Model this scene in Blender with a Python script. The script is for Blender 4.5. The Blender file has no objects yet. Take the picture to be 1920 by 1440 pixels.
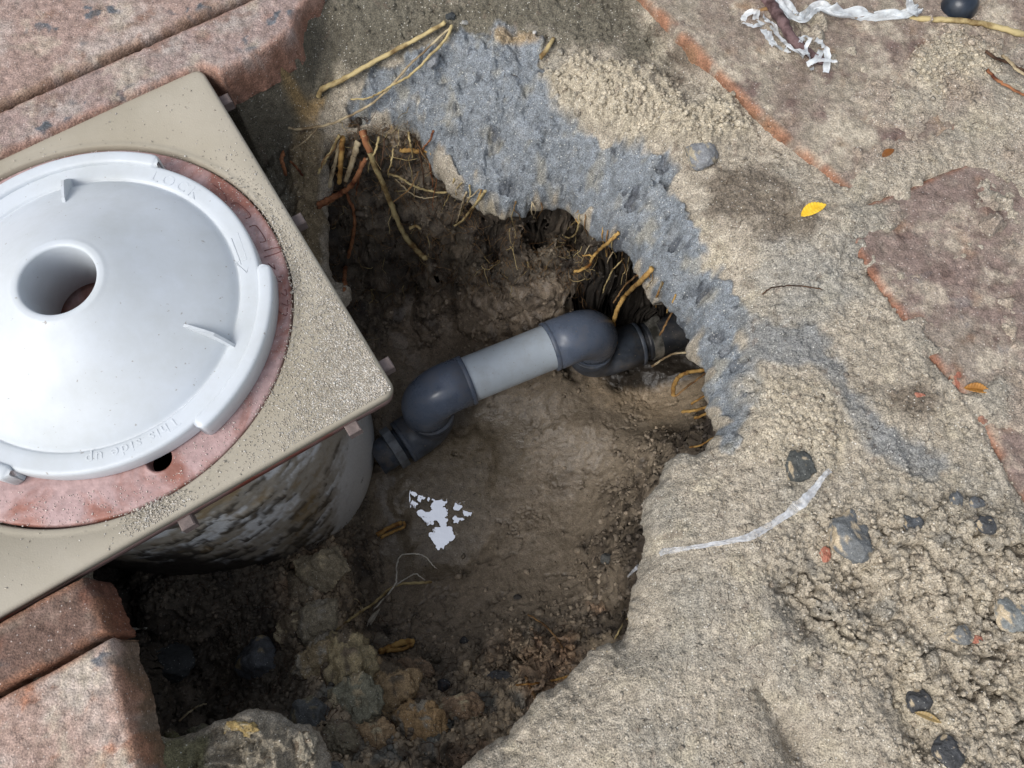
import bpy, math, random
import numpy as np
from mathutils import Matrix, Vector
random.seed(4); RS = np.random.RandomState(7)
sc = bpy.context.scene; COL = sc.collection
# ---------------------------------------------------------------- camera
CA, CB, F, H = 0.34620, -0.0060, 1500.0, 0.45
n = np.array([math.sin(CB), math.sin(CA)*math.cos(CB), math.cos(CA)*math.cos(CB)])
ex = np.array([1., 0, 0]) - n*n[0]; ex /= np.linalg.norm(ex); ey = np.cross(ex, n)
def P(px, py, z=0.0):
    """point of the real place, at height z, seen at photograph pixel px, py"""
    d = np.array([(px-960)/F, (py-720)/F, 1.0]); t = (H-z)/(d@n); X = d*t
    return np.array([X@ex, X@ey, z])
def Qv(x, y, z):
    X = x[..., None]*ex + y[..., None]*ey + (H-z)[..., None]*n
    return 960+F*X[..., 0]/X[..., 2], 720+F*X[..., 1]/X[..., 2]
cam = bpy.data.cameras.new('camera'); co = bpy.data.objects.new('camera', cam); COL.objects.link(co)
R = np.array([ex, ey, -n])
M = Matrix.Identity(4)
for i in range(3):
    M[i][0] = R[i][0]; M[i][1] = -R[i][1]; M[i][2] = -R[i][2]
M[2][3] = H
co.matrix_world = M; cam.lens = 36*F/1920; cam.sensor_width = 36; cam.clip_start = 0.01; cam.clip_end = 200
sc.camera = co
# ---------------------------------------------------------------- light
SUN_EL, SUN_AZ = math.radians(50), math.radians(232)   # azimuth counted clockwise from +Y
w = bpy.data.worlds.new('World'); sc.world = w; w.use_nodes = True
nt = w.node_tree; bg = nt.nodes['Background']
sky = nt.nodes.new('ShaderNodeTexSky'); sky.sky_type = 'NISHITA'; sky.sun_disc = False
sky.sun_elevation = SUN_EL; sky.sun_rotation = SUN_AZ; sky.air_density = 1.0; sky.dust_density = 3.0; sky.ozone_density = 1.0
hs = nt.nodes.new('ShaderNodeHueSaturation'); hs.inputs['Saturation'].default_value = 0.42
nt.links.new(sky.outputs[0], hs.inputs['Color']); nt.links.new(hs.outputs[0], bg.inputs[0]); bg.inputs[1].default_value = 0.138
sl = bpy.data.lights.new('sun', 'SUN'); so = bpy.data.objects.new('sun', sl); COL.objects.link(so)
sl.energy = 1.3; sl.angle = math.radians(32); sl.color = (1.0, 0.985, 0.96)
sd = Vector((math.sin(SUN_AZ)*math.cos(SUN_EL), math.cos(SUN_AZ)*math.cos(SUN_EL), math.sin(SUN_EL)))
so.rotation_euler = sd.to_track_quat('Z', 'Y').to_euler()
sc.view_settings.view_transform = 'Standard'; sc.view_settings.look = 'None'
sc.view_settings.exposure = 0.5; sc.view_settings.gamma = 1
# ---------------------------------------------------------------- noise in numpy
PERM = np.concatenate([RS.permutation(256)]*3)
GR = np.stack([np.cos(np.linspace(0, 2*np.pi, 257)[:-1]), np.sin(np.linspace(0, 2*np.pi, 257)[:-1])], -1)
def pn(x, y, seed=0):
    xi = np.floor(x).astype(np.int64); yi = np.floor(y).astype(np.int64); xf = x-xi; yf = y-yi
    u = xf*xf*xf*(xf*(xf*6-15)+10); v = yf*yf*yf*(yf*(yf*6-15)+10)
    def g(a, b, dx, dy):
        k = GR[PERM[(PERM[(xi+a+seed*17) & 255]+yi+b) & 255]]
        return k[..., 0]*dx+k[..., 1]*dy
    a = g(0, 0, xf, yf); b = g(1, 0, xf-1, yf); c = g(0, 1, xf, yf-1); d = g(1, 1, xf-1, yf-1)
    return ((a*(1-u)+b*u)*(1-v)+(c*(1-u)+d*u)*v)*1.6
def fbm(x, y, size, o=4, seed=0, rough=.5):
    s = 0; a = 1.0; f = 1/size; t = 0
    for k in range(o):
        s = s+a*pn(x*f, y*f, seed+k*3); t += a; a *= rough; f *= 2.03
    return s/t
def worley(x, y, size, seed=0):
    x = x/size; y = y/size; xi = np.floor(x).astype(np.int64); yi = np.floor(y).astype(np.int64)
    f1 = np.full(x.shape, 9.); f2 = np.full(x.shape, 9.); idv = np.zeros(x.shape)
    for a in (-1, 0, 1):
        for b in (-1, 0, 1):
            h = PERM[(PERM[(xi+a+seed*31) & 255]+yi+b) & 255]; h2 = PERM[h+7]
            d = np.hypot(xi+a+h/256.-x, yi+b+h2/256.-y)
            m = d < f1
            f2 = np.where(m, f1, np.minimum(f2, d)); idv = np.where(m, PERM[h+33]/255., idv); f1 = np.where(m, d, f1)
    return f1, f2, idv
def sstep(a, b, x):
    t = np.clip((x-a)/(b-a), 0, 1); return t*t*(3-2*t)
def catmull(pts, k=6, closed=False):
    pts = np.asarray(pts, float); N = len(pts); out = []
    rng = range(N) if closed else range(N-1)
    for i in rng:
        if closed: p0, p1, p2, p3 = pts[i-1], pts[i], pts[(i+1) % N], pts[(i+2) % N]
        else: p0, p1, p2, p3 = pts[max(i-1, 0)], pts[i], pts[i+1], pts[min(i+2, N-1)]
        for j in range(k):
            t = j/k
            out.append(.5*((2*p1)+(p2-p0)*t+(2*p0-5*p1+4*p2-p3)*t*t+(3*p1-p0-3*p2+p3)*t**3))
    if not closed: out.append(pts[-1])
    return np.array(out)
def sdf(x, y, poly, grad=False):
    """signed distance to a closed polygon, positive outside"""
    best = np.full(x.shape, 1e9); nx = np.zeros(x.shape); ny = np.zeros(x.shape); ins = np.zeros(x.shape, bool)
    N = len(poly)
    for i in range(N):
        ax, ay = poly[i][:2]; bx, by = poly[(i+1) % N][:2]
        ux, uy = bx-ax, by-ay; L = ux*ux+uy*uy+1e-18
        t = np.clip(((x-ax)*ux+(y-ay)*uy)/L, 0, 1); dx = x-ax-t*ux; dy = y-ay-t*uy; d = dx*dx+dy*dy
        m = d < best; best = np.where(m, d, best)
        if grad: nx = np.where(m, dx, nx); ny = np.where(m, dy, ny)
        c = ((ay > y) != (by > y)); c &= (x < (bx-ax)*(y-ay)/(by-ay+1e-18)+ax); ins ^= c
    d = np.sqrt(best); s = np.where(ins, -1., 1.)
    if grad: return s*d, s*nx/(d+1e-12), s*ny/(d+1e-12)
    return s*d
def rbf(pts):
    pts = np.array(pts); A = pts[:, :2]; N = len(A)
    K = np.hypot(A[:, None, 0]-A[None, :, 0], A[:, None, 1]-A[None, :, 1])
    S = np.zeros((N+1, N+1)); S[:N, :N] = K-np.eye(N)*1e-3; S[:N, N] = 1; S[N, :N] = 1
    wgt = np.linalg.solve(S, np.append(pts[:, 2], 0))
    def f(x, y):
        s = np.full(x.shape, wgt[N])
        for i in range(N): s = s+wgt[i]*np.sqrt((x-A[i, 0])**2+(y-A[i, 1])**2+1e-5)
        return s
    return f
# ---------------------------------------------------------------- mesh helpers
def meta(o, label=None, cat=None, group=None, kind=None):
    if label: o['label'] = label
    if cat: o['category'] = cat
    if group: o['group'] = group
    if kind: o['kind'] = kind
    return o
def link(name, me, mat=None, parent=None, smooth=True):
    o = bpy.data.objects.new(name, me); COL.objects.link(o)
    if mat: me.materials.append(mat)
    if smooth: me.polygons.foreach_set('use_smooth', np.ones(len(me.polygons), bool))
    if parent: o.parent = parent; o.matrix_parent_inverse = Matrix.Translation(-parent.location)
    return o
def mesh(name, v, f, mat=None, parent=None, smooth=True, col=None, rgh=None):
    me = bpy.data.meshes.new(name); v = np.asarray(v, np.float32)
    if isinstance(f, np.ndarray) and f.ndim == 2:
        k = f.shape[1]; me.vertices.add(len(v)); me.vertices.foreach_set('co', v.ravel())
        me.loops.add(f.size); me.loops.foreach_set('vertex_index', f.astype(np.int32).ravel())
        me.polygons.add(len(f)); me.polygons.foreach_set('loop_start', np.arange(0, f.size, k, dtype=np.int32))
        me.polygons.foreach_set('loop_total', np.full(len(f), k, np.int32)); me.update(calc_edges=True)
    else:
        me.from_pydata([tuple(map(float, p)) for p in v], [], [tuple(int(i) for i in q) for q in f])
    if col is not None:
        a = me.attributes.new('alb', 'FLOAT_COLOR', 'POINT'); c = np.ones((len(v), 4), np.float32); c[:, :3] = col; a.data.foreach_set('color', c.ravel())
    if rgh is not None:
        a = me.attributes.new('rgh', 'FLOAT', 'POINT'); a.data.foreach_set('value', np.asarray(rgh, np.float32))
    return link(name, me, mat, parent, smooth)
def empty(name, loc):
    o = bpy.data.objects.new(name, None); COL.objects.link(o); o.location = loc; o.empty_display_size = .01; return o
class MB:
    def __init__(s): s.v = []; s.f = []
    def add(s, v, f):
        k = len(s.v); s.v += [tuple(p) for p in v]; s.f += [tuple(i+k for i in q) for q in f]
    def build(s, name, mat, parent=None, smooth=True): return mesh(name, s.v, s.f, mat, parent, smooth)
def lathe(prof, c, N=128, close=False):
    v = []; f = []
    for r, z in prof:
        for i in range(N):
            a = 2*math.pi*i/N; v.append((c[0]+r*math.cos(a), c[1]+r*math.sin(a), z))
    m = len(prof)
    for j in range(m-1 if not close else m):
        for i in range(N):
            a, b = j*N+i, j*N+(i+1) % N; k = ((j+1) % m)*N
            f.append((a, b, k+(i+1) % N, k+i))
    return v, f
def tube(path, rad, sides=10, flat=1.0, caps=True, wob=0):
    """sweep a circle along a path; rad per point"""
    path = np.asarray(path, float); N = len(path); rad = np.broadcast_to(rad, (N,))
    T = np.gradient(path, axis=0); T /= np.linalg.norm(T, axis=1)[:, None]+1e-12
    up = np.array([0, 0, 1.]) if abs(T[0][2]) < .9 else np.array([1., 0, 0])
    A = np.cross(T[0], up); A /= np.linalg.norm(A); v = []; f = []
    for i in range(N):
        A = A-T[i]*(A@T[i]); A /= np.linalg.norm(A)+1e-12; B = np.cross(T[i], A)
        for k in range(sides):
            t = 2*math.pi*k/sides; r = rad[i]*(1+wob*(random.random()-.5))
            v.append(path[i]+A*math.cos(t)*r+B*math.sin(t)*r*flat)
    for i in range(N-1):
        for k in range(sides): f.append((i*sides+k, i*sides+(k+1) % sides, (i+1)*sides+(k+1) % sides, (i+1)*sides+k))
    if caps: f.append(tuple(range(sides))[::-1]); f.append(tuple((N-1)*sides+k for k in range(sides)))
    return v, f
# ---------------------------------------------------------------- materials
def newmat(name):
    m = bpy.data.materials.new(name); m.use_nodes = True; return m, m.node_tree, m.node_tree.nodes['Principled BSDF']
def N_(nt, t, **k):
    nd = nt.nodes.new('ShaderNode'+t)
    for a, b in k.items():
        if hasattr(nd, a) and a not in nd.inputs: setattr(nd, a, b)
        else: nd.inputs[a].default_value = b
    return nd
def ramp(nt, inp, a, b, ca=(0, 0, 0, 1), cb=(1, 1, 1, 1)):
    r = nt.nodes.new('ShaderNodeValToRGB'); r.color_ramp.elements[0].position = a; r.color_ramp.elements[1].position = b
    r.color_ramp.elements[0].color = ca; r.color_ramp.elements[1].color = cb; nt.links.new(inp, r.inputs[0]); return r
def mix(nt, fac, a, b, mode='MIX'):
    m = nt.nodes.new('ShaderNodeMix'); m.data_type = 'RGBA'; m.blend_type = mode
    for s, x in ((m.inputs[0], fac), (m.inputs[6], a), (m.inputs[7], b)):
        if hasattr(x, 'links'): nt.links.new(x, s)
        else: s.default_value = x
    return m.outputs[2]
def c4(c): return (c[0], c[1], c[2], 1)
def finebump(nt, bs, coord, s1=900, s2=300, d=.0006, st=.7, prev=None):
    n1 = N_(nt, 'TexNoise', Scale=s1, Detail=3.0); n2 = N_(nt, 'TexNoise', Scale=s2, Detail=4.0)
    nt.links.new(coord, n1.inputs['Vector']); nt.links.new(coord, n2.inputs['Vector'])
    ad = N_(nt, 'Math', operation='ADD'); nt.links.new(n1.outputs[0], ad.inputs[0]); nt.links.new(n2.outputs[0], ad.inputs[1])
    b = N_(nt, 'Bump', Strength=st, Distance=d); nt.links.new(ad.outputs[0], b.inputs['Height'])
    nt.links.new(b.outputs[0], bs.inputs['Normal']); return n1, n2
def soil(name, spark=.35, grain=.35, bump=.0012, fib=.4, scale=1.0, sparkcol=(.8, .78, .7)):
    """earth: colour from the attribute, grains, light crystals and dark fibre flecks"""
    m, nt, bs = newmat(name); L = nt.links.new
    tc = N_(nt, 'TexCoord'); crd = tc.outputs['Object']
    at = N_(nt, 'Attribute', attribute_name='alb'); ar = N_(nt, 'Attribute', attribute_name='rgh')
    g = N_(nt, 'TexNoise', Scale=1100*scale, Detail=2.0); L(crd, g.inputs['Vector'])
    g2 = N_(nt, 'TexNoise', Scale=170*scale, Detail=5.0, Roughness=.65); L(crd, g2.inputs['Vector'])
    r1 = ramp(nt, g.outputs[0], .34, .66, c4([1-grain]*3), c4([1+grain*.95, 1+grain*.9, 1+grain*.8]))
    r2 = ramp(nt, g2.outputs[0], .3, .7, c4((.66, .645, .62)), c4((1.28, 1.28, 1.29)))
    c = mix(nt, 1.0, at.outputs['Color'], r1.outputs[0], 'MULTIPLY'); c = mix(nt, 1.0, c, r2.outputs[0], 'MULTIPLY')
    # coloured grains
    vo = N_(nt, 'TexVoronoi', Scale=900*scale); L(crd, vo.inputs['Vector'])
    sep = N_(nt, 'SeparateColor'); L(vo.outputs['Color'], sep.inputs[0])
    k = ramp(nt, sep.outputs[0], .945, .96); kd = ramp(nt, vo.outputs['Distance'], .30, .42, (1, 1, 1, 1), (0, 0, 0, 1))
    mm = N_(nt, 'Math', operation='MULTIPLY'); L(k.outputs[0], mm.inputs[0]); L(kd.outputs[0], mm.inputs[1])
    m3 = N_(nt, 'Math', operation='MULTIPLY'); L(mm.outputs[0], m3.inputs[0]); m3.inputs[1].default_value = spark
    c = mix(nt, m3.outputs[0], c, c4(sparkcol))
    # dark fibre flecks: thin noise contours, kept only in patches
    w1 = N_(nt, 'TexNoise', Scale=230*scale, Detail=2.0, Distortion=1.2); L(crd, w1.inputs['Vector'])
    ab = N_(nt, 'Math', operation='SUBTRACT'); L(w1.outputs[0], ab.inputs[0]); ab.inputs[1].default_value = .5
    ab2 = N_(nt, 'Math', operation='ABSOLUTE'); L(ab.outputs[0], ab2.inputs[0])
    fr = ramp(nt, ab2.outputs[0], .006, .018, (1, 1, 1, 1), (0, 0, 0, 1))
    pt = N_(nt, 'TexNoise', Scale=260*scale, Detail=1.0); mp = N_(nt, 'Mapping'); mp.inputs['Location'].default_value = (3, 5, 1); L(crd, mp.inputs[0]); L(mp.outputs[0], pt.inputs['Vector'])
    pr = ramp(nt, pt.outputs[0], .56, .62); m4 = N_(nt, 'Math', operation='MULTIPLY'); L(fr.outputs[0], m4.inputs[0]); L(pr.outputs[0], m4.inputs[1])
    m5 = N_(nt, 'Math', operation='MULTIPLY'); L(m4.outputs[0], m5.inputs[0]); m5.inputs[1].default_value = fib
    c = mix(nt, m5.outputs[0], c, c4((.035, .03, .025)))
    L(c, bs.inputs['Base Color']); L(ar.outputs['Fac'], bs.inputs['Roughness'])
    bs.inputs['Specular IOR Level'].default_value = .35
    finebump(nt, bs, crd, 800*scale, 260*scale, bump, .8)
    return m
def plain(name, col, rough=.5, var=.15, vs=60, bump=.0, bs_=500, col2=None, spec=.5, t=(.4, .6)):
    m, nt, bs = newmat(name); L = nt.links.new; tc = N_(nt, 'TexCoord'); crd = tc.outputs['Object']
    g = N_(nt, 'TexNoise', Scale=vs, Detail=5.0, Roughness=.6); L(crd, g.inputs['Vector'])
    a = c4(np.clip(np.array(col)*(1-var), 0, 1)); b = c4(col2) if col2 is not None else c4(np.clip(np.array(col)*(1+var), 0, 1))
    r = ramp(nt, g.outputs[0], t[0], t[1], a, b); L(r.outputs[0], bs.inputs['Base Color'])
    bs.inputs['Roughness'].default_value = rough; bs.inputs['Specular IOR Level'].default_value = spec
    if bump: finebump(nt, bs, crd, bs_*2, bs_*.6, bump, .6)
    return m
def attrmat(name, rough=.6, bump=.0003, grain=.12, gs=900):
    m, nt, bs = newmat(name); L = nt.links.new; tc = N_(nt, 'TexCoord'); crd = tc.outputs['Object']
    at = N_(nt, 'Attribute', attribute_name='alb'); g = N_(nt, 'TexNoise', Scale=gs, Detail=3.0); L(crd, g.inputs['Vector'])
    r = ramp(nt, g.outputs[0], .3, .7, c4([1-grain]*3), c4([1+grain]*3))
    L(mix(nt, 1.0, at.outputs['Color'], r.outputs[0], 'MULTIPLY'), bs.inputs['Base Color'])
    bs.inputs['Roughness'].default_value = rough
    finebump(nt, bs, crd, 900, 300, bump, .7)
    return m
M_soil = soil('sandy_soil', .6, .42, .0013, .85)
M_mud = soil('pit_mud', .15, .22, .0006, .8, .8)
M_brick = soil('brick', .42, .30, .0011, .25, .9, (.75, .68, .62))
# ---------------------------------------------------------------- skimmer position
C = np.array([-.26007, .20334]); TH = .5548; HS = .14078; RH = .1273
U = np.array([math.cos(TH), math.sin(TH)]); W_ = np.array([-U[1], U[0]])
def fr(x, y): return C+U*x+W_*y
# ---------------------------------------------------------------- ground sheet with the rim of the hole
rim_px = [(640,590,-.18),(612,520,-.16),(596,450,-.13),(592,380,-.115),(603,320,-.10),(602,270,-.085),(618,240,-.075),(660,232,-.07),(700,216,-.068),(752,212,-.066),(790,226,-.068),(808,262,-.072),(836,300,-.077),(872,335,-.082),(932,362,-.085),(962,366,-.085),(1005,350,-.08),(1050,350,-.08),(1085,368,-.078),(1120,400,-.075),(1168,425,-.068),(1205,455,-.063),(1218,492,-.06),(1240,522,-.056),(1280,550,-.052),(1303,580,-.048),(1318,612,-.045),(1322,640,-.042),(1344,668,-.04),(1346,700,-.038),(1352,735,-.036),(1362,768,-.035),(1364,812,-.033),(1342,838,-.032),(1318,858,-.031),(1283,850,-.03),(1268,868,-.03),(1262,895,-.03),(1236,925,-.03),(1228,960,-.03),(1229,1000,-.03),(1231,1040,-.03),(1217,1080,-.03),(1210,1120,-.031),(1199,1152,-.032),(1196,1188,-.033),(1172,1218,-.034),(1143,1218,-.035),(1118,1228,-.036),(1095,1262,-.036),(1060,1292,-.037),(1030,1312,-.038),(1000,1345,-.04),(972,1380,-.042),(930,1412,-.045),(885,1442,-.047),(850,1490,-.05),(760,1530,-.055),(660,1520,-.055),(606,1470,-.055),(588,1420,-.055),(560,1385,-.054),(520,1365,-.053),(450,1351,-.05),(400,1366,-.05),(350,1395,-.05),(300,1400,-.046),(262,1360,-.044),(228,1290,-.042),(200,1220,-.04),(160,1130,-.04),(90,1000,-.04)]
rim = np.array([P(*p) for p in rim_px]); rim = np.vstack([rim, [[C[0]-.02, C[1]+.02, -.1]]])
rim = catmull(rim, 5, True)
k = np.arange(len(rim)); rim[:, :2] += np.stack([fbm(k*1., k*.3, 3.2, 3, 5), fbm(k*1., k*.3, 3.2, 3, 9)], -1)*.0028
tp = [(620,0,-.012),(800,0,-.015),(1000,0,-.012),(1180,0,-.010),(500,100,-.03),(450,160,-.06),(480,250,-.09),(530,350,-.11),(560,430,-.13),(600,520,-.16),
(600,100,-.04),(560,230,-.075),(700,60,-.025),(840,40,-.018),(700,150,-.05),(650,215,-.068),(780,205,-.064),(900,100,-.03),(1000,110,-.025),(900,200,-.048),(850,300,-.075),(940,355,-.083),(1040,345,-.078),(1000,250,-.045),(1100,150,-.018),(1150,220,-.02),(1200,120,-.012),(1120,262,-.036),(1150,330,-.052),(1120,390,-.073),(1200,440,-.06),(1250,350,-.026),(1230,510,-.058),(1300,575,-.048),(1300,450,-.022),(1280,260,-.012),(1400,300,-.010),(1350,400,-.008),(1340,640,-.042),(1358,760,-.036),(1400,600,-.012),(1400,700,-.016),(1430,780,-.008),(1500,600,-.006),(1290,845,-.03),(1240,930,-.03),(1235,1040,-.03),(1212,1120,-.031),(1160,1215,-.035),(1290,1000,-.012),(1270,1120,-.012),(1080,1285,-.036),(950,1405,-.043),(1200,1270,-.012),(1100,1390,-.014),(1500,800,-.003),(1700,800,.003),(1700,1000,-.002),(1500,1000,-.006),(1600,1200,-.010),(1850,1150,-.004),(1500,1400,-.014),(1350,1250,-.008),(1850,1400,-.008),(1600,400,0),(1480,500,-.002),(1290,130,-.012),(520,1430,-.045),(420,1430,-.044),(340,1440,-.038),(560,1500,-.045),(900,1500,-.03),
(250,60,-.03),(0,0,-.03),(100,400,-.04),(150,1300,-.04),(0,1400,-.04)]
tpts = [P(*p) for p in tp]
for a in range(16): tpts.append(np.array([.75*math.cos(a*math.pi/8), .2+.75*math.sin(a*math.pi/8), -.012]))
ftop = rbf(tpts)
def axis_(a, b, s, ext):
    core = np.arange(a, b, s); o = s*1.25; lo = []; hi = []; p = a; q = core[-1]
    while p > a-ext: p -= o; lo.append(p); o *= 1.22
    o = s*1.25
    while q < b+ext: q += o; hi.append(q); o *= 1.22
    return np.array(lo[::-1]+list(core)+hi)
# paver outlines (world), used by the ground to tuck under them
def wp(lst, z): return np.array([P(a, b, z)[:2] for a, b in lst])
ZP = .004
pv = {}
pv['ur1'] = wp([(1215,0),(1262,48),(1325,112),(1400,188),(1462,245),(1520,292),(1556,322),(1605,372)], ZP)
a0 = pv['ur1'][0]; b0 = pv['ur1'][-1]; dv = (b0-a0)/np.linalg.norm(b0-a0); nv = np.array([-dv[1], dv[0]])
pv['ur1'] = np.vstack([[a0-dv*.10], pv['ur1'], [b0+nv*.24+dv*.01], [a0-dv*.10+nv*.24]])
pv['ur2'] = wp([(1570,402),(1600,455),(1640,520),(1690,588),(1745,668),(1800,728),(1862,832),(1905,905)], ZP)
a1 = pv['ur2'][0]; b1 = pv['ur2'][-1]; dv1 = (b1-a1)/np.linalg.norm(b1-a1); nv1 = np.array([-dv1[1], dv1[0]])
pv['ur2'] = np.vstack([pv['ur2'], [b1+dv1*.10], [b1+dv1*.1+nv1*.22], [a1+nv1*.22+nv*.0]])
def ext(poly): return poly
ul_a = P(-260,335,ZP)[:2]; 
pv['ul1'] = wp([(-300,434),(-10,296),(180,208),(330,140),(378,120),(412,136),(500,88),(545,55),(560,12),(600,-30),(560,-45),(380,36),(180,125),(0,206),(-300,335)], ZP)
pv['ul2'] = wp([(-340,345),(-2,196),(180,115),(378,26),(560,-52),(640,-110),(300,-330),(-340,-60)], ZP)
ZL = -.001
pv['ll1'] = wp([(152,1080),(172,1112),(188,1150),(199,1184),(100,1240),(0,1293),(-300,1440),(-330,1345),(0,1163),(80,1118)], ZL)
pv['ll2'] = wp([(206,1194),(214,1230),(228,1290),(243,1350),(258,1420),(276,1520),(-100,1740),(-280,1452),(0,1305),(104,1252)], ZL)
frame_poly = np.array([fr(a*(HS+.006), b*(HS+.006)) for a, b in ((1,1),(-1,1),(-1,-1),(1,-1))])
ax = axis_(-.43, .43, .00085, 12.); ay = axis_(-.085, .50, .00085, 12.)
X, Y = np.meshgrid(ax, ay)
def ground_noise(x, y):
    """relief of the trodden sand (metres)"""
    rd_ = fbm(x, y, .007, 3, 18, .6); z = fbm(x, y, .05, 4, 1)*.004 + fbm(x, y, .012, 4, 4, .6)*.0026 + fbm(x, y, .0042, 3, 8, .65)*.0017-sstep(.035, 0, np.abs(rd_))*.0011*sstep(-.1, .3, fbm(x, y, .04, 2, 19))
    return z
def ztop(x, y):
    far = sstep(.45, .8, np.hypot(x, y-.2))
    return ftop(x, y)*(1-far)-.012*far
DENTS = [(1235,340,.005),(1243,368,.004),(1184,366,.006),(1168,408,.0045),(1261,469,.003),(1161,402,.0045),(1341,643,.004),(1352,670,.004),(1373,698,.005),(1310,549,.005),(1322,560,.004),(924,241,.006),(956,297,.005),(928,310,.004),(820,118,.004),(1480,655,.003)]
CRUMB = [(1500,300),(1560,330),(1600,860),(1440,1000),(1560,1120),(1700,1100),(1920,1200),(1980,800),(1750,700),(1620,560)]
def top_relief(x, y, d=None):
    z0 = ztop(x, y); px, py = Qv(x, y, z0)
    gn_ = ground_noise(x, y)
    # crumbly clods on the right and the pale crumbs thrown on the clay
    nz = fbm(x, y, .03, 3, 21)
    def reg(poly, soft, amp=40):
        return sstep(-soft, soft, -(sdf(px, py, poly))+fbm(x, y, .02, 3, 13)*amp)
    rough = reg([(1540,960),(1700,900),(1850,960),(2100,1000),(2100,1500),(1680,1500),(1700,1340),(1500,1180),(1460,1060)], 60)
    pale = reg([(1020,150),(1100,110),(1200,130),(1290,200),(1370,190),(1400,240),(1330,280),(1250,260),(1180,270),(1100,240),(1040,200)], 14, 30)
    pale2 = reg([(1400,700),(1560,720),(1600,820),(1540,880),(1400,860)], 30)
    bal = reg([(1690,60),(1760,30),(1850,60),(1860,140),(1790,190),(1700,150)], 20)
    clay = reg([(800,80),(1010,60),(1040,190),(1120,255),(1240,290),(1290,400),(1330,480),(1380,570),(1400,660),(1440,760),(1380,830),(1330,700),(1230,520),(1050,370),(940,380),(820,300),(760,200),(640,240),(650,190)], 9, 60)
    fine = reg([(1240,900),(1400,960),(1470,1100),(1520,1250),(1640,1480),(1480,1560),(880,1560),(1100,1330),(1200,1200)], 50)
    z = z0+gn_*(1-.5*np.clip(clay+fine, 0, 1))
    w1, w2, wi = worley(x+fbm(x, y, .006, 2, 2)*.003, y, .013, 3); b1, b2, bi = worley(x, y, .0055, 6)
    wx = x+fbm(x, y, .02, 4, 25)*.014; wy = y+fbm(x, y, .02, 4, 27)*.014; v1, v2, vi = worley(wx, wy, .021, 13)
    cl = (wi*.005+np.clip(.62-w1, 0, 1)*.006)*sstep(.0, .2, w2-w1)*.7+vi*.008*sstep(0, .16, v2-v1)+(np.clip(.6-b1, 0, 1)*.0045)
    w1b, w2b, _ = worley(x, y, .0042, 8)
    gp_ = sstep(.05, .0, np.abs(fbm(x, y, .05, 4, 29, .6)))*sstep(.05, .3, fbm(x, y, .06, 2, 30)); z += rough*(cl*.72-.003-.008*gp_)+pale*(.006+np.clip(.55-b1, 0, 1)*.007+np.clip(.5-w1b, 0, 1)*.003)
    z += pale2*(.002+np.clip(.6-w1b, 0, 1)*.0022)+bal*(.012+np.clip(.6-b1, 0, 1)*.004)
    # the rest: small crumbs everywhere, less on the clay
    z += (1-clay)*np.clip(.5-w1b, 0, 1)*.0016*(1-.5*fine)+fine*fbm(x, y, .0026, 2, 63)*.0005
    # chipped facets and pits of the clay
    c1, c2, ci = worley(x+fbm(x, y, .02, 3, 31)*.01, y+fbm(x, y, .02, 3, 33)*.01, .032, 12)
    e1, e2, ei = worley(x+fbm(x, y, .015, 3, 35)*.012, y+fbm(x, y, .015, 3, 37)*.012, .014, 14)
    z += clay*((ci-.5)*.013*sstep(.0, .45, c2-c1)+(ei-.5)*.003*sstep(.0, .4, e2-e1)+fbm(x, y, .035, 4, 41, .5)*.010+fbm(x, y, .007, 3, 42, .5)*.0012-.003*sstep(.30, .46, fbm(x, y, .010, 3, 75)))
    lf = reg([(400,150),(600,180),(610,560),(560,520),(400,300)], 30); l1, l2, li = worley(x+fbm(x, y, .008, 2, 7)*.004, y, .012, 23); z += lf*(np.clip(.6-l1, 0, 1)*.010+fbm(x, y, .02, 4, 45, .6)*.008)
    mb_ = reg([(360,1360),(620,1340),(640,1520),(300,1520)], 20); u1, u2, ui = worley(x+fbm(x, y, .01, 3, 7)*.008, y, .016, 43); z += mb_*(-.006+(ui-.5)*.014*sstep(0, .2, u2-u1)+np.clip(.6-b1, 0, 1)*.004+fbm(x, y, .01, 4, 47, .65)*.006)
    for qx, qy, qr in DENTS:
        q_ = P(qx, qy, -.045); z -= .004*sstep(qr*1.3, qr*.6, np.hypot(x-q_[0], (y-q_[1])*1.2)+fbm(x, y, .008, 3, 49)*qr*1.6)
    # furrows lower right (finger marks)
    for (ax_, ay_, bx_, by_, dep, wd) in ((1480,1100,1520,1170,.010,.011),(1600,1080,1640,1160,.006,.009),(1430,1290,1500,1400,.007,.006),(1720,1180,1760,1240,.006,.01),(1690,1290,1730,1400,.009,.010),(1510,1400,1560,1470,.01,.014)):
        A = P(ax_, ay_, -.01); B = P(bx_, by_, -.01); u = B[:2]-A[:2]; L2 = u@u
        t = np.clip(((x-A[0])*u[0]+(y-A[1])*u[1])/L2, 0, 1); dd = np.hypot(x-A[0]-t*u[0], y-A[1]-t*u[1])+fbm(x, y, .01, 2, 3)*.003
        z -= dep*np.exp(-(dd/wd)**2)
    return z, px, py, dict(rough=rough, pale=np.clip(pale+pale2*.7+bal, 0, 1), clay=clay, reg=reg)
d, gx, gy = sdf(X, Y, rim, True)
Z, PX, PY, RG = top_relief(X, Y)
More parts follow.
